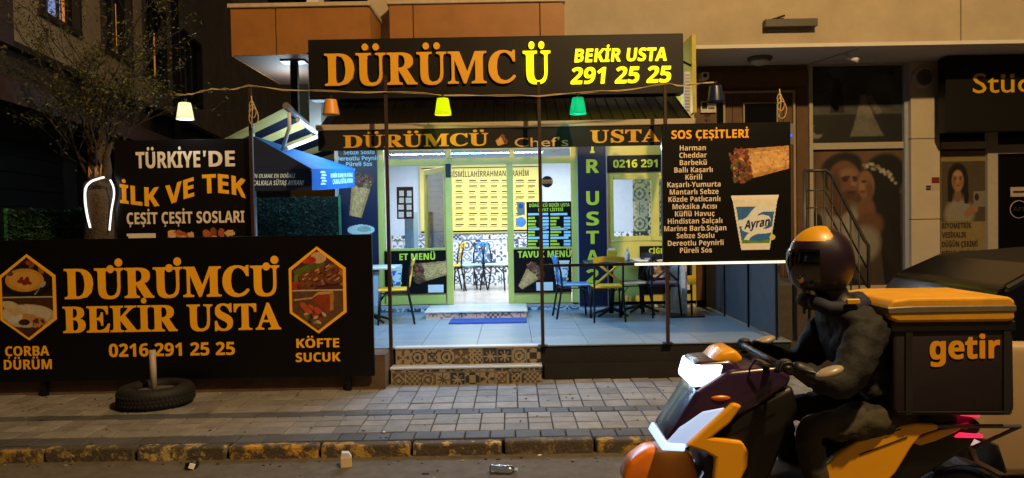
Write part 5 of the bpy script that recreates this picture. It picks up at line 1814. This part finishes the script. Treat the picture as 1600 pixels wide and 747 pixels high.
b.build('tread', mat('tread_rubber', '#111112', .75, var=.3), t)
b = MB(); b.lathe([(.001, .15), (.12, .152), (ri - .002, .14), (ri - .002, .02)], c, 30); b.build('concrete', mat('grey_concrete', '#5e5a54', .9, var=.3, bump=.4), t)
b = MB(); b.tube([c + Vector((-.02, 0, .15)), c + Vector((-.025, 0, .52))], .030, 12); b.build('post', mat('pale_pipe', '#a89c8c', .5, var=.2), t)

def gp(px, py, z=0.):
    """ground point under a photograph pixel"""
    d = CAMROT @ Vector(((px - 800) / F, -(py - 373.5) / F, -1))
    k = (z - CAMZ) / d.z
    return Vector((d.x * k, d.y * k, z))
c = gp(541, 729)
t = thing('milk_carton', 'small empty cream carton standing on the road by the kerb', 'carton', c, R(12))
b = LMB(); b.box(-.04, .04, -.03, .03, 0, .075, .003); b.build('body', mat('cream_card', '#c9b490', .6, var=.08), t)
b = LMB(); b.prism([(-.04, .075), (.04, .075), (.02, .105), (-.03, .11)], -.028, .028); b.build('gable', mat('white_card', '#c9c9cf', .6), t)
c = gp(785, 741)
M_pet = glass_mat('clear_plastic', (.9, .93, .95), .5, .15)
t = thing('plastic_bottle', 'crushed clear plastic bottle lying on the road', 'bottle', c, R(-8))
b = LMB(); b.lathe([(.004, -.09), (.03, -.088), (.034, -.07), (.028, -.05), (.034, -.02), (.029, .01), (.033, .04), (.03, .06), (.014, .09)], (0, 0, .033), 16, axis='X'); b.build('body', M_pet, t)
b = LMB(); b.lathe([(.014, .088), (.014, .11), (.002, .111)], (0, 0, .033), 12, axis='X', smooth=False); b.build('cap', mat('clear_cap', '#b8c0c8', .4), t)
c = gp(300, 732)
t = thing('crumpled_wrapper', 'crumpled black and white wrapper in the gutter', 'litter', c, R(20))
b = LMB(); b.ell((0, 0, .025), .05, .035, .03, 8, 6)
rr = random.Random(1)
for v in b.bm.verts: v.co += Vector((rr.uniform(-.014, .014),) * 3)
for f in b.bm.faces: f.smooth = False
b.build('wrapper', mat('foil_black', '#1c1a1a', .3, .3), t)
b = LMB(); b.box(-.03, .01, -.05, -.034, .01, .045, rot=Matrix.Rotation(.4, 4, 'Y')); b.build('label', M_whiteprint, t)
for k, (px, py, w_, lab) in enumerate(((665, 741, .05, 'brown flattened leaf in the road left of the clear bottle'), (843, 712, .03, 'white paper scrap near the kerb right of the carton'), (1118, 620, .02, 'tiny white butt on the pavement near the scooter'), (600, 676, .02, 'tiny pale butt on the pavement right of the tyre'))):
    z_ = 0 if py > 690 else ZP
    c = gp(px, py, z_)
    b = MB(); b.box(-w_ / 2, w_ / 2, -.01, .01, .001, .008, .002, rot=Matrix.Translation(c) @ Matrix.Rotation(k, 4, 'Z'))
    setp(b.build(('dry_leaf', 'paper_scrap', 'cigarette_butt', 'cigarette_butt')[k], [mat('leaf_brown', '#3a2a1c', .9), M_whiteprint, M_whiteprint, M_whiteprint][k]), lab, ('leaf', 'paper', 'butt', 'butt')[k])

b = MB()
rr = random.Random(12)
for k in range(420):
    x_, y_ = rr.uniform(-6, 4.5), rr.choice([rr.uniform(4.6, 5.64), rr.gauss(5.58, .05), rr.uniform(5.8, 7.4), rr.uniform(6.9, 7.5)])
    y_ = min(y_, 5.65) if y_ < 5.72 else y_
    z_ = 0 if y_ < 5.7 else ZP + .003
    w_ = rr.uniform(.003, .012)
    b.c = (*lin(rr.choice(['#3a2c1c', '#57503f', '#6e665a', '#241c14', '#8f8878'])), 1)
    b.box(-w_, w_, -w_ * rr.uniform(.4, 1), w_ * .6, 0, w_ * rr.uniform(.2, .7), rot=Matrix.Translation((x_, y_, z_)) @ Matrix.Rotation(rr.uniform(0, 6), 4, 'Z'))
o = setp(b.build('street_grit', mat('grit', '#57503f', .9, attr=True, var=.3)), 'fine scattered grit and leaf crumbs on the road and pavement', 'grit', kind='stuff')

# ------------------------------------------------------------------ SCOOTER
YM = 3.65
def B(px, py, Y=3.65):
    p = P(px, py, Y)
    return (p.x, p.z)
def poly(pts, Y=3.65): return [B(p[0], p[1], Y) for p in pts]
M_sy = mat('scooter_yellow_paint', '#e2a010', .3, var=.04, coat=.4)
M_so = mat('scooter_orange_paint', '#d8741a', .32, var=.04, coat=.4)
M_sp = mat('scooter_purple_paint', '#2c1a3c', .3, var=.06, coat=.4)
M_sd = mat('scooter_dark_plastic', '#0d0c10', .45, var=.15)
M_sg = mat('scooter_grey_plastic', '#4a4a50', .4, var=.1)
M_red = mat('lit_red_lens', '#e02040', .3, emit='#ff2850', es=1.3, var=.03)
M_chr = mat('bright_metal', '#b8b8bc', .25, .9)
sc = thing('delivery_scooter', 'yellow and purple delivery scooter with a big top box passing on the road', 'scooter', (B(1260, 500)[0], YM, 0))
def pr(name, pts, hw, m, parent=sc, bev=.018, y=0., seg=3):
    b = MB(); b.prism(poly(pts, YM + y - hw), YM + y - hw, YM + y + hw, bev, seg)
    for f in b.bm.faces: f.smooth = True
    o = b.build(name, m, parent)
    return o
def smooth_by_angle(o, deg=40):
    pass
pr('front_fender', [(972, 752), (985, 722), (1010, 704), (1050, 698), (1082, 712), (1096, 750), (1100, 790), (1070, 765), (1030, 758), (995, 778)], .075, M_so, bev=.025)
hl = pr('headlight_housing', [(1080, 600), (1088, 567), (1146, 562), (1165, 585), (1150, 612), (1090, 613)], .135, M_sp, bev=.03)
b = MB(); b.prism(poly([(1079, 598), (1087, 571), (1131, 570), (1126, 587), (1108, 603), (1082, 606)], YM - .14), YM - .142, YM + .142, .03, 3)
for f in b.bm.faces: f.smooth = True
b.build('headlight', mat('lit_headlight', '#ffffff', .2, emit='#f4f6ff', es=4, var=.01), hl)
pr('headlight_cowl', [(1112, 568), (1128, 551), (1150, 546), (1164, 562), (1152, 572)], .12, M_sy, bev=.02)
pr('front_apron', [(1090, 612), (1140, 580), (1215, 572), (1240, 588), (1232, 606), (1180, 640), (1140, 660), (1100, 690), (1050, 705), (1040, 690), (1060, 660)], .17, M_sp, bev=.04)
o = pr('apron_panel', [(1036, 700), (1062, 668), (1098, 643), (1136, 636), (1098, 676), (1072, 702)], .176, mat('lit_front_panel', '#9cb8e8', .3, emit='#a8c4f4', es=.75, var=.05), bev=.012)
pr('daytime_lamp', [(1034, 704), (1040, 692), (1072, 694), (1070, 706)], .180, mat('lit_day_lamp', '#b8d0ff', .3, emit='#b0d0ff', es=1.4, var=.02), bev=.006)
for s in (-1, 1):
    b = MB(); b.prism(poly([(1072, 697), (1110, 662), (1146, 630), (1160, 634), (1140, 662), (1112, 684), (1160, 690), (1170, 706), (1168, 730), (1152, 760), (1112, 775), (1118, 716), (1100, 706)], YM - .2), YM + s * .165, YM + s * .205, .012, 2)
    b.build('side_stripe', M_sy, sc)
pr('front_shield', [(1100, 715), (1160, 640), (1240, 602), (1250, 640), (1210, 735), (1180, 790), (1110, 780)], .16, M_sd, bev=.03)
pr('floorboard', [(1130, 770), (1180, 752), (1290, 752), (1330, 770), (1330, 815), (1150, 815)], .17, M_sd, bev=.02)
pr('seat', [(1285, 676), (1320, 652), (1400, 658), (1470, 640), (1500, 645), (1500, 664), (1440, 682), (1360, 690), (1300, 694)], .145, mat('black_seat_vinyl', '#0b0b0c', .5, var=.1), bev=.03)
pr('rear_body', [(1290, 700), (1440, 680), (1520, 652), (1540, 664), (1520, 700), (1440, 750), (1330, 800), (1290, 780)], .15, M_sd, bev=.03)
for s in (-1, 1):
    b = MB()
    b.prism(poly([(1279, 740), (1306, 712), (1340, 688), (1390, 669), (1432, 662), (1466, 664), (1466, 671), (1440, 679), (1424, 698), (1400, 738), (1364, 776), (1320, 770)], YM - .19), YM + s * .150, YM + s * .195, .018, 3)
    b.build('side_panel', M_sy, sc)
for s in (-1, 1):
    b = MB(); b.prism(poly([(1422, 690), (1470, 672), (1516, 662), (1494, 676), (1462, 690), (1438, 697)], YM - .16), YM + s * .13, YM + s * .16, .008, 2)
    b.build('tail_fairing', M_sy, sc)
pr('taillight', [(1501, 650), (1508, 639), (1538, 638), (1531, 653)], .165, M_red, bev=.006)
pr('taillight', [(1493, 684), (1502, 677), (1537, 680), (1536, 685)], .166, M_red, bev=.004)
pr('tail_reflector', [(1494, 668), (1516, 661), (1512, 672)], .167, mat('dark_red_lens', '#a01828', .3), bev=.004)
pr('plate_lamp', [(1512, 692), (1536, 692), (1536, 696), (1512, 696)], .06, mat('pale_lamp', '#e8c8b8', .4, emit='#f0d0c0', es=.6), bev=.002)
pr('license_plate', [(1556, 696), (1560, 695), (1574, 738), (1570, 740)], .10, mat('plate_back', '#1c1c1e', .6), bev=.001)
# handlebar, mirror, rack
b = MB(); hb = B(1192, 556); b.tube([(hb[0], YM - .36, hb[1]), (hb[0] - .03, YM - .15, hb[1] + .015), (hb[0] - .03, YM + .15, hb[1] + .015), (hb[0], YM + .36, hb[1])], .016, 10)
b.build('handlebar', M_sd, sc)
for s in (-1, 1):
    b = MB(); b.tube([(hb[0], YM + s * .345, hb[1]), (hb[0] + .0, YM + s * .235, hb[1] + .0)], .021, 10); b.build('grip', mat('grip_rubber', '#111112', .8), sc)
    mc = B(1240, 558)
    b = MB()
    b.ell((mc[0], YM + s * .42, mc[1] + .01), .066, .040, .024, 16, 10)
    bmesh.ops.rotate(b.bm, verts=b.bm.verts, cent=(mc[0], YM + s * .42, mc[1]), matrix=Matrix.Rotation(-.35, 3, 'Y'))
    mo = b.build('mirror', mat('mirror_back', '#968a7c', .35, var=.05), sc)
    b = MB(); b.tube([(hb[0], YM + s * .2, hb[1]), (mc[0] - .05, YM + s * .40, mc[1])], .009, 6); b.build('mirror_stem', M_sd, mo)
b = MB()
for s in (-1, 1):
    a, c_, d_ = B(1395, 662), B(1420, 652), B(1560, 652)
    b.tube([(a[0], YM + s * .14, a[1]), (c_[0], YM + s * .16, c_[1]), (d_[0], YM + s * .16, d_[1])], .011, 6)
    e_ = B(1500, 690); b.tube([(d_[0], YM + s * .16, d_[1]), (e_[0], YM + s * .1, e_[1])], .010, 6)
b.build('luggage_rack', M_sg, sc)
for s in (-1, 1):
    b = MB(); c_ = B(1126, 622, YM - .17); b.ell((c_[0], YM + s * .165, c_[1]), .05, .015, .014, 14, 8); b.build('turn_signal', mat('amber_lens', '#c86a10', .3), sc)
b = MB()
for s in (-1, 1):
    a_, c_ = B(1185, 560), B(1150, 590)
    b.tube([(a_[0], YM + s * .22, a_[1]), (a_[0] - .08, YM + s * .2, a_[1] + .03), (c_[0], YM + s * .08, c_[1])], .005, 5)
b.build('brake_cable', M_sd, sc)
b = MB()
for (pa, pb) in (((1150, 650), (1228, 612)), ((1300, 700), (1410, 672)), ((1345, 712), (1420, 684))):
    a_, c_ = B(*pa, YM - .21), B(*pb, YM - .21)
    b.tube([(a_[0], YM - .197, a_[1]), (c_[0], YM - .197, c_[1])], .003, 4)
b.build('panel_gap', M_dark, sc)
# wheels
def wheel(px, r):
    X = B(px, 700)[0]
    b = MB(); b.lathe([(r - .09, -.045), (r - .04, -.058), (r - .01, -.04), (r, 0), (r - .01, .04), (r - .04, .058), (r - .09, .045)], (X, YM, r), 40, axis='Y', close=True); w_ = b.build('wheel', mat('worn_rubber', '#151516', .7), sc)
    b = MB(); b.lathe([(r - .10, -.04), (r - .085, -.045), (r - .085, .045), (r - .10, .04)], (X, YM, r), 36, axis='Y', close=True); b.lathe([(.035, -.06), (.035, .06)], (X, YM, r), 16, axis='Y', smooth=False)
    for k in range(5):
        a = k * 2 * math.pi / 5
        b.tube([(X + .03 * math.cos(a), YM, r + .03 * math.sin(a)), (X + (r - .09) * math.cos(a), YM, r + (r - .09) * math.sin(a))], .016, 6)
    b.build('rim', M_sg, w_)
    return X
wf = wheel(1040, .27)
wr = wheel(1492, .265)
b = MB()
for s in (-1, 1): b.tube([(wf, YM + s * .085, .27), (B(1120, 690)[0], YM + s * .085, B(1120, 690)[1])], .022, 8)
b.build('fork', M_chr, sc)
b = MB(); b.tube([(B(1330, 800)[0], YM - .13, .28), (wr + .2, YM - .15, .34)], .05, 12, .06); b.build('exhaust', M_sg, sc)
b = MB(); b.prism([(wr - .45, .22), (wr - .4, .36), (wr + .05, .34), (wr + .08, .2), (wr - .1, .16)], YM + .07, YM + .16, .03, 2); b.build('engine_cover', M_sd, sc)
b = MB()
for k in range(10):
    a0, a1 = math.pi * (.05 + .06 * k), math.pi * (.05 + .06 * (k + 1))
    r_ = .30
    b.box(-.001, .001, 0, 0.001, 0, 0.001) if False else None
    q = [Vector((wr + r_ * math.cos(a), YM + s * .07, .265 + r_ * math.sin(a))) for a, s in ((a0, -1), (a1, -1), (a1, 1), (a0, 1))]
    b.quad(*q); b.quad(*[v * 1.0 + Vector((0, 0, .006)) for v in q])
b.build('rear_fender', M_sd, sc, normals=False)
# delivery box
HB = .225
bx = pr('delivery_box', [(1394, 512), (1400, 500), (1578, 500), (1584, 508), (1586, 640), (1578, 650), (1402, 650), (1396, 640)], HB, mat('box_purple_fabric', '#190c1c', .6, var=.15, scale=6, bump=.1, bscale=14), bev=.02)
b = MB(); b.prism(poly([(1384, 482), (1392, 469), (1420, 465), (1574, 463), (1583, 469), (1583, 499), (1574, 502), (1400, 504), (1386, 498)], YM - HB), YM - HB - .018, YM + HB + .018, .018, 3)
b.build('lid', mat('box_yellow_fabric', '#c48e12', .65, var=.16, scale=7, bump=.15, bscale=12), bx)
b = MB(); b.prism(poly([(1383, 480), (1420, 478), (1584, 476), (1584, 486), (1420, 489), (1384, 490)], YM - HB), YM - HB - .022, YM + HB + .022, .004, 1)
b.build('reflective_strip', mat('grey_reflective_tape', '#6a6458', .35, .2), bx)
b = MB(); b.prism(poly([(1390, 503), (1585, 501), (1586, 516), (1392, 519)], YM - HB), YM - HB - .008, YM + HB + .008, .004, 1); b.build('lid_seam', M_sd, bx)
for px in (1436, 1567):
    b = MB(); b.prism(poly([(px, 503), (px + 11, 503), (px + 11, 648), (px, 648)], YM - HB), YM - HB - .006, YM - HB - .001, .001, 1) if px > 1500 else b.prism(poly([(px - 22, 503), (px - 11, 503), (px - 11, 648), (px - 22, 648)], YM - HB), YM - HB - .006, YM - HB - .001, .001, 1)
    b.build('strap', mat('black_webbing', '#08080a', .9, var=.2), bx)
b = MB()
for z_ in (508, 644):
    a_, c_ = B(1400, z_, YM - HB), B(1580, z_, YM - HB)
    b.tube([(a_[0], YM - HB - .002, a_[1]), (c_[0], YM - HB - .002, c_[1])], .005, 6)
b.build('piping', mat('black_webbing', '#08080a', .9), bx)
b = MB(); put_text(b, 'getir', 'sans', (B(1452, 560, YM - HB)[0], YM - HB - .003, B(1500, 560, YM - HB)[1]), UX, UZ, w=P(1562, 545, YM - HB).x - P(1452, 545, YM - HB).x, h=.105, off=.02)
b.build('lettering', mat('box_gold_print', '#e09c14', .5, var=.05), bx)

# ------------------------------------------------------------------ RIDER
def skin_mesh(nodes, edges, sub=2, root=0):
    """nodes: (co, rx, ry)"""
    me = bpy.data.meshes.new('skin_tmp')
    me.from_pydata([n[0] for n in nodes], edges, [])
    o = bpy.data.objects.new('skin_tmp', me)
    COL.objects.link(o)
    o.modifiers.new('skin', 'SKIN')
    if not me.skin_vertices: 
        bm_ = bmesh.new(); bm_.from_mesh(me); bm_.verts.layers.skin.verify(); bm_.to_mesh(me); bm_.free()
    for i, n in enumerate(nodes):
        me.skin_vertices[0].data[i].radius = (n[1], n[2] if len(n) > 2 else n[1])
    me.skin_vertices[0].data[root].use_root = True
    s_ = o.modifiers.new('sub', 'SUBSURF'); s_.levels = s_.render_levels = sub
    dg = bpy.context.evaluated_depsgraph_get()
    out = bpy.data.meshes.new_from_object(o.evaluated_get(dg))
    bpy.data.objects.remove(o)
    return out
def BP(px, py, y): 
    p = B(px, py); return Vector((p[0], YM + y, p[1]))
person = thing('person', 'rider in dark jacket, khaki trousers and yellow topped purple helmet riding the scooter', 'person', (B(1390, 640)[0], YM, .46))
nodes, edges = [], []
def nd(co, r, ry=None, link=None):
    nodes.append((tuple(co), r, ry or r)); i = len(nodes) - 1
    if link is not None: edges.append((link, i))
    return i
pel = nd(BP(1392, 632, 0), .165, .145)
sp1 = nd(BP(1374, 590, 0), .175, .150, pel)
sp2 = nd(BP(1345, 542, 0), .195, .160, sp1)
ch = nd(BP(1324, 506, 0), .165, .130, sp2)
nk = nd(BP(1308, 474, 0), .065, .065, ch)
hd = nd(BP(1293, 444, 0), .075, .085, nk)
hd2 = nd(BP(1282, 409, 0), .085, .095, hd)
nd(BP(1280, 384, 0), .06, .065, hd2)
hands = []
for s in (-1, 1):
    sh = nd(BP(1326, 512, s * .17), .108, .110, ch)
    ua = nd(BP(1304, 552, s * .235), .096, .096, sh)
    el = nd(BP(1276, 586, s * .275), .082, .082, ua)
    fa = nd(BP(1246, 577, s * .295), .068, .068, el)
    wr_ = nd(BP(1216, 561, s * .300), .042, .042, fa)
    hn = nd(BP(1200, 553, s * .298), .030, .042, wr_)
    hands.append((s, BP(1200, 553, s * .298)))
    hp = nd(BP(1385, 640, s * .095), .105, .105, pel)
    th = nd(BP(1310, 646, s * .16), .092, .092, hp)
    kn = nd(BP(1238, 655, s * .185), .072, .072, th)
    cf = nd(BP(1246, 705, s * .18), .062, .065, kn)
    an = nd(BP(1262, 764, s * .17), .045, .047, cf)
    hl_ = nd(BP(1262, 778, s * .17), .042, .042, an)
    nd(BP(1208, 786, s * .18), .035, .042, hl_)
me = skin_mesh(nodes, edges, 2, 0)
# fingers curled round the grips joined into the same mesh
bm = bmesh.new(); bm.from_mesh(me)
for s, h in hands:
    g = Vector((hb[0], YM + s * .29, hb[1]))
    for k, (dy, L) in enumerate(((-.034, .92), (-.011, 1.05), (.012, 1.0), (.033, .8))):
        base = h + Vector((-.012, dy, .012))
        R_ = .034 * L
        pth = [base]
        for a in (35, 75, 120, 165, 205):
            aa = R(a)
            pth.append(Vector((g.x + R_ * math.cos(aa), h.y + dy, g.z + R_ * math.sin(aa))))
        m2 = skin_mesh([(tuple(p), .0105 - .0006 * i) for i, p in enumerate(pth)], [(i, i + 1) for i in range(5)], 1)
        bm.from_mesh(m2)
    pth = [h + Vector((.0, -s * .03, -.002)), h + Vector((-.02, -s * .055, -.012)), Vector((g.x - .012, h.y - s * .058, g.z - .03)), Vector((g.x - .035, h.y - s * .05, g.z - .018))]
    m2 = skin_mesh([(tuple(p), .013 - .001 * i) for i, p in enumerate(pth)], [(i, i + 1) for i in range(3)], 1)
    bm.from_mesh(m2)
from mathutils import noise as mn
bmesh.ops.subdivide_edges(bm, edges=[e for e in bm.edges if e.calc_length() > .03], cuts=1, use_grid_fill=True)
bm.normal_update()
for v in bm.verts:
    if v.co.z < B(1330, 474)[1] and v.co.x > B(1225, 0)[0]:
        q_ = Vector((v.co.x * 9 + v.co.z * 6, v.co.y * 7, v.co.z * 16 - v.co.x * 7))
        f_ = 1 - abs(mn.noise(q_)) * 2
        v.co += v.normal * (.016 * (f_ - .5) + .008 * mn.noise(v.co * 30))
zw, xw = B(1390, 622)[1], B(1300, 600)[0]
zn = B(1330, 468)[1]
for f in bm.faces:
    c_ = f.calc_center_median()
    f.smooth = True
    if c_.z > zn and c_.x < B(1346, 0)[0] + .02: f.material_index = 3
    elif c_.x < B(1222, 0)[0] and c_.z > B(0, 600)[1]: f.material_index = 3
    elif c_.z < B(1262, 756)[1]: f.material_index = 3
    elif c_.z < zw and not (c_.x < B(1345, 0)[0] and c_.z > B(1300, 612)[1]): f.material_index = 1
    else: f.material_index = 0
me2 = bpy.data.meshes.new('body'); bm.to_mesh(me2); bm.free()
for m_ in (mat('jacket_dark_cloth', '#08090e', .8, var=.25, scale=10, bump=.5, bscale=18), mat('khaki_trouser_cloth', '#332e20', .85, var=.25, scale=10, bump=.4, bscale=20), mat('skin', '#8a5a40', .5, var=.05), mat('black_glove_leather', '#121214', .5, var=.1)):
    me2.materials.append(m_)
body = bpy.data.objects.new('body', me2); COL.objects.link(body); body.parent = person; body.matrix_parent_inverse = local(person).inverted()
# face
hc = BP(1281, 412, 0)
b = MB()
b.ell((hc.x - .098, YM, hc.z - .02), .028, .018, .03, 10, 8)
b.mi = 1
for s in (-1, 1): b.ell((hc.x - .085, YM + s * .034, hc.z + .005), .012, .014, .010, 10, 8)
b.mi = 2
b.ell((hc.x - .085, YM, hc.z - .065), .014, .030, .008, 10, 8)
b.build('face', [MATS['skin'], mat('eye_dark', '#0c0c0e', .2), mat('lips', '#6b3a30', .5)], person)
# helmet
M_hp = mat('helmet_purple', '#1e0f20', .38, var=.08, coat=.1)
b = MB()
cH = Vector((hc.x + .004, YM, hc.z + .008))
vs = b.ell(cH, .160, .135, .178, 88, 64, keep=lambda d: not (d.x < -.055 and -.095 < d.z < .055))
for v in b.bm.verts:
    d = v.co - cH
    if d.z < -.13: v.co.z = cH.z - .13 - (abs(d.z) - .13) * .25
for f in b.bm.faces:
    d = f.calc_center_median() - cH
    f.material_index = 1 if (d.z > .108 + .3 * max(0, d.x + .02) and d.x < .02) else 0
he = b.build('helmet', [M_hp, mat('helmet_yellow', '#c48f10', .4, var=.06, coat=.1)], person)
he.data.validate()
b = MB()
b.ell(cH, .166, .140, .18, 36, 24, keep=lambda d: d.x < -.05 and -.10 < d.z < .06)
b.build('visor', glass_mat('smoked_visor', (.42, .40, .42), .25, .08), he)
b = MB()
b.tube([BP(1263, 470, -.07), BP(1281, 478, -.11), BP(1316, 478, -.115), BP(1339, 470, -.07), BP(1343, 466, 0), BP(1339, 470, .07), BP(1316, 478, .115), BP(1281, 478, .11), BP(1263, 470, .07), BP(1257, 468, 0), BP(1263, 470, -.07)], .035, 10)
b.build('jacket_collar', mat('collar_navy', '#141a34', .8, var=.2), person)
b = MB()
b.box(BP(1300, 470, 0).x, BP(1320, 470, 0).x, YM - .165, YM - .145, B(1320, 466)[1] - .012, B(1320, 466)[1] + .014, .004)
b.build('shoulder_badge', MATS['helmet_yellow'], person)

# ------------------------------------------------------------------ PARKED CAR at the right edge
YC0, YC1 = 4.12, 5.60
yc = (YC0 + YC1) / 2
x0 = P(1530, 440, YC0).x
car = thing('parked_car', 'pale beige hatchback with dark windows parked at the kerb behind the scooter', 'car', (x0 + 2.1, yc, 0))
M_cp = mat('beige_car_paint', '#b09878', .3, .2, var=.04, coat=.5)
M_cg = mat('dark_car_glass', '#07080a', .15, var=.05, spec=.25)
prof = [(0.0, .42), (-.03, .62), (.02, .95), (.05, 1.08), (4.05, 1.0), (4.2, .85), (4.25, .55), (4.2, .3), (.1, .3)]
b = MB(); b.prism([(x0 - .03 + a, c_) for a, c_ in prof], YC0, YC1, .07, 4)
for f in b.bm.faces: f.smooth = True
bo = b.build('body', M_cp, car)
# cabin with tumblehome
b = MB()
cab = [(.06, 1.06), (.22, 1.36), (.52, 1.50), (1.2, 1.545), (2.0, 1.50), (2.45, 1.36), (3.1, 1.03)]
A_ = [b.bm.verts.new((x0 + a, YC0 + .03 + max(0, c_ - 1.05) * .32, c_)) for a, c_ in cab]
B_ = [b.bm.verts.new((x0 + a, YC1 - .03 - max(0, c_ - 1.05) * .32, c_)) for a, c_ in cab]
fs = [b.bm.faces.new(A_), b.bm.faces.new(B_[::-1])] + [b.bm.faces.new((A_[i], B_[i], B_[i + 1], A_[i + 1])) for i in range(len(cab) - 1)]
b._fin(A_ + B_, fs, False)
bmesh.ops.recalc_face_normals(b.bm, faces=b.bm.faces)
b._bev(A_ + B_, fs, .035, 3)
for f in b.bm.faces:
    c_ = f.calc_center_median()
    f.material_index = 1 if c_.z < 1.47 and (abs(f.normal.y) > .8 or abs(f.normal.x) > .3) else 0
b.build('cabin', [mat('dark_car_roof', '#0a0a0b', .5, .0, spec=.2), M_cg], car)
b = MB()
for xx in (.62, 1.55): b.box(x0 + xx, x0 + xx + .07, YC0 + .06, YC0 + .10, 1.06, 1.44)
b.build('door_pillar', M_sd, car)
for i, xx in enumerate((.75, 3.35)):
    for yy, s in ((YC0 + .06, -1), (YC1 - .06, 1)):
        c_ = (x0 + xx, yy, .31)
        b = MB(); b.lathe([(.20, -.09), (.29, -.08), (.31, -.05), (.31, .05), (.29, .08), (.20, .09)], c_, 36, axis='Y', close=True); w_ = b.build('wheel', mat('worn_rubber', '#151516', .7), car)
        b = MB(); b.lathe([(.205, s * .06), (.19, s * .085), (.05, s * .07), (.01, s * .075)], c_, 30, axis='Y'); b.build('hubcap', M_grey, w_)
b = MB(); b.box(x0 + .62, x0 + .78, YC0 - .012, YC0 + .01, .90, .93, .005); b.build('door_handle', M_sd, car)
for yy in (YC0 + .02, YC1 - .22):
    b = MB(); b.box(x0 - .055, x0 + .08, yy, yy + .2, .78, .98, .02, 2); b.build('rear_lamp', mat('dark_red_lens', '#a01828', .3), car)
b = MB(); b.box(x0 - .075, x0 + .1, YC0 + .05, YC1 - .05, .36, .52, .03, 2); b.build('bumper', M_sd, car)
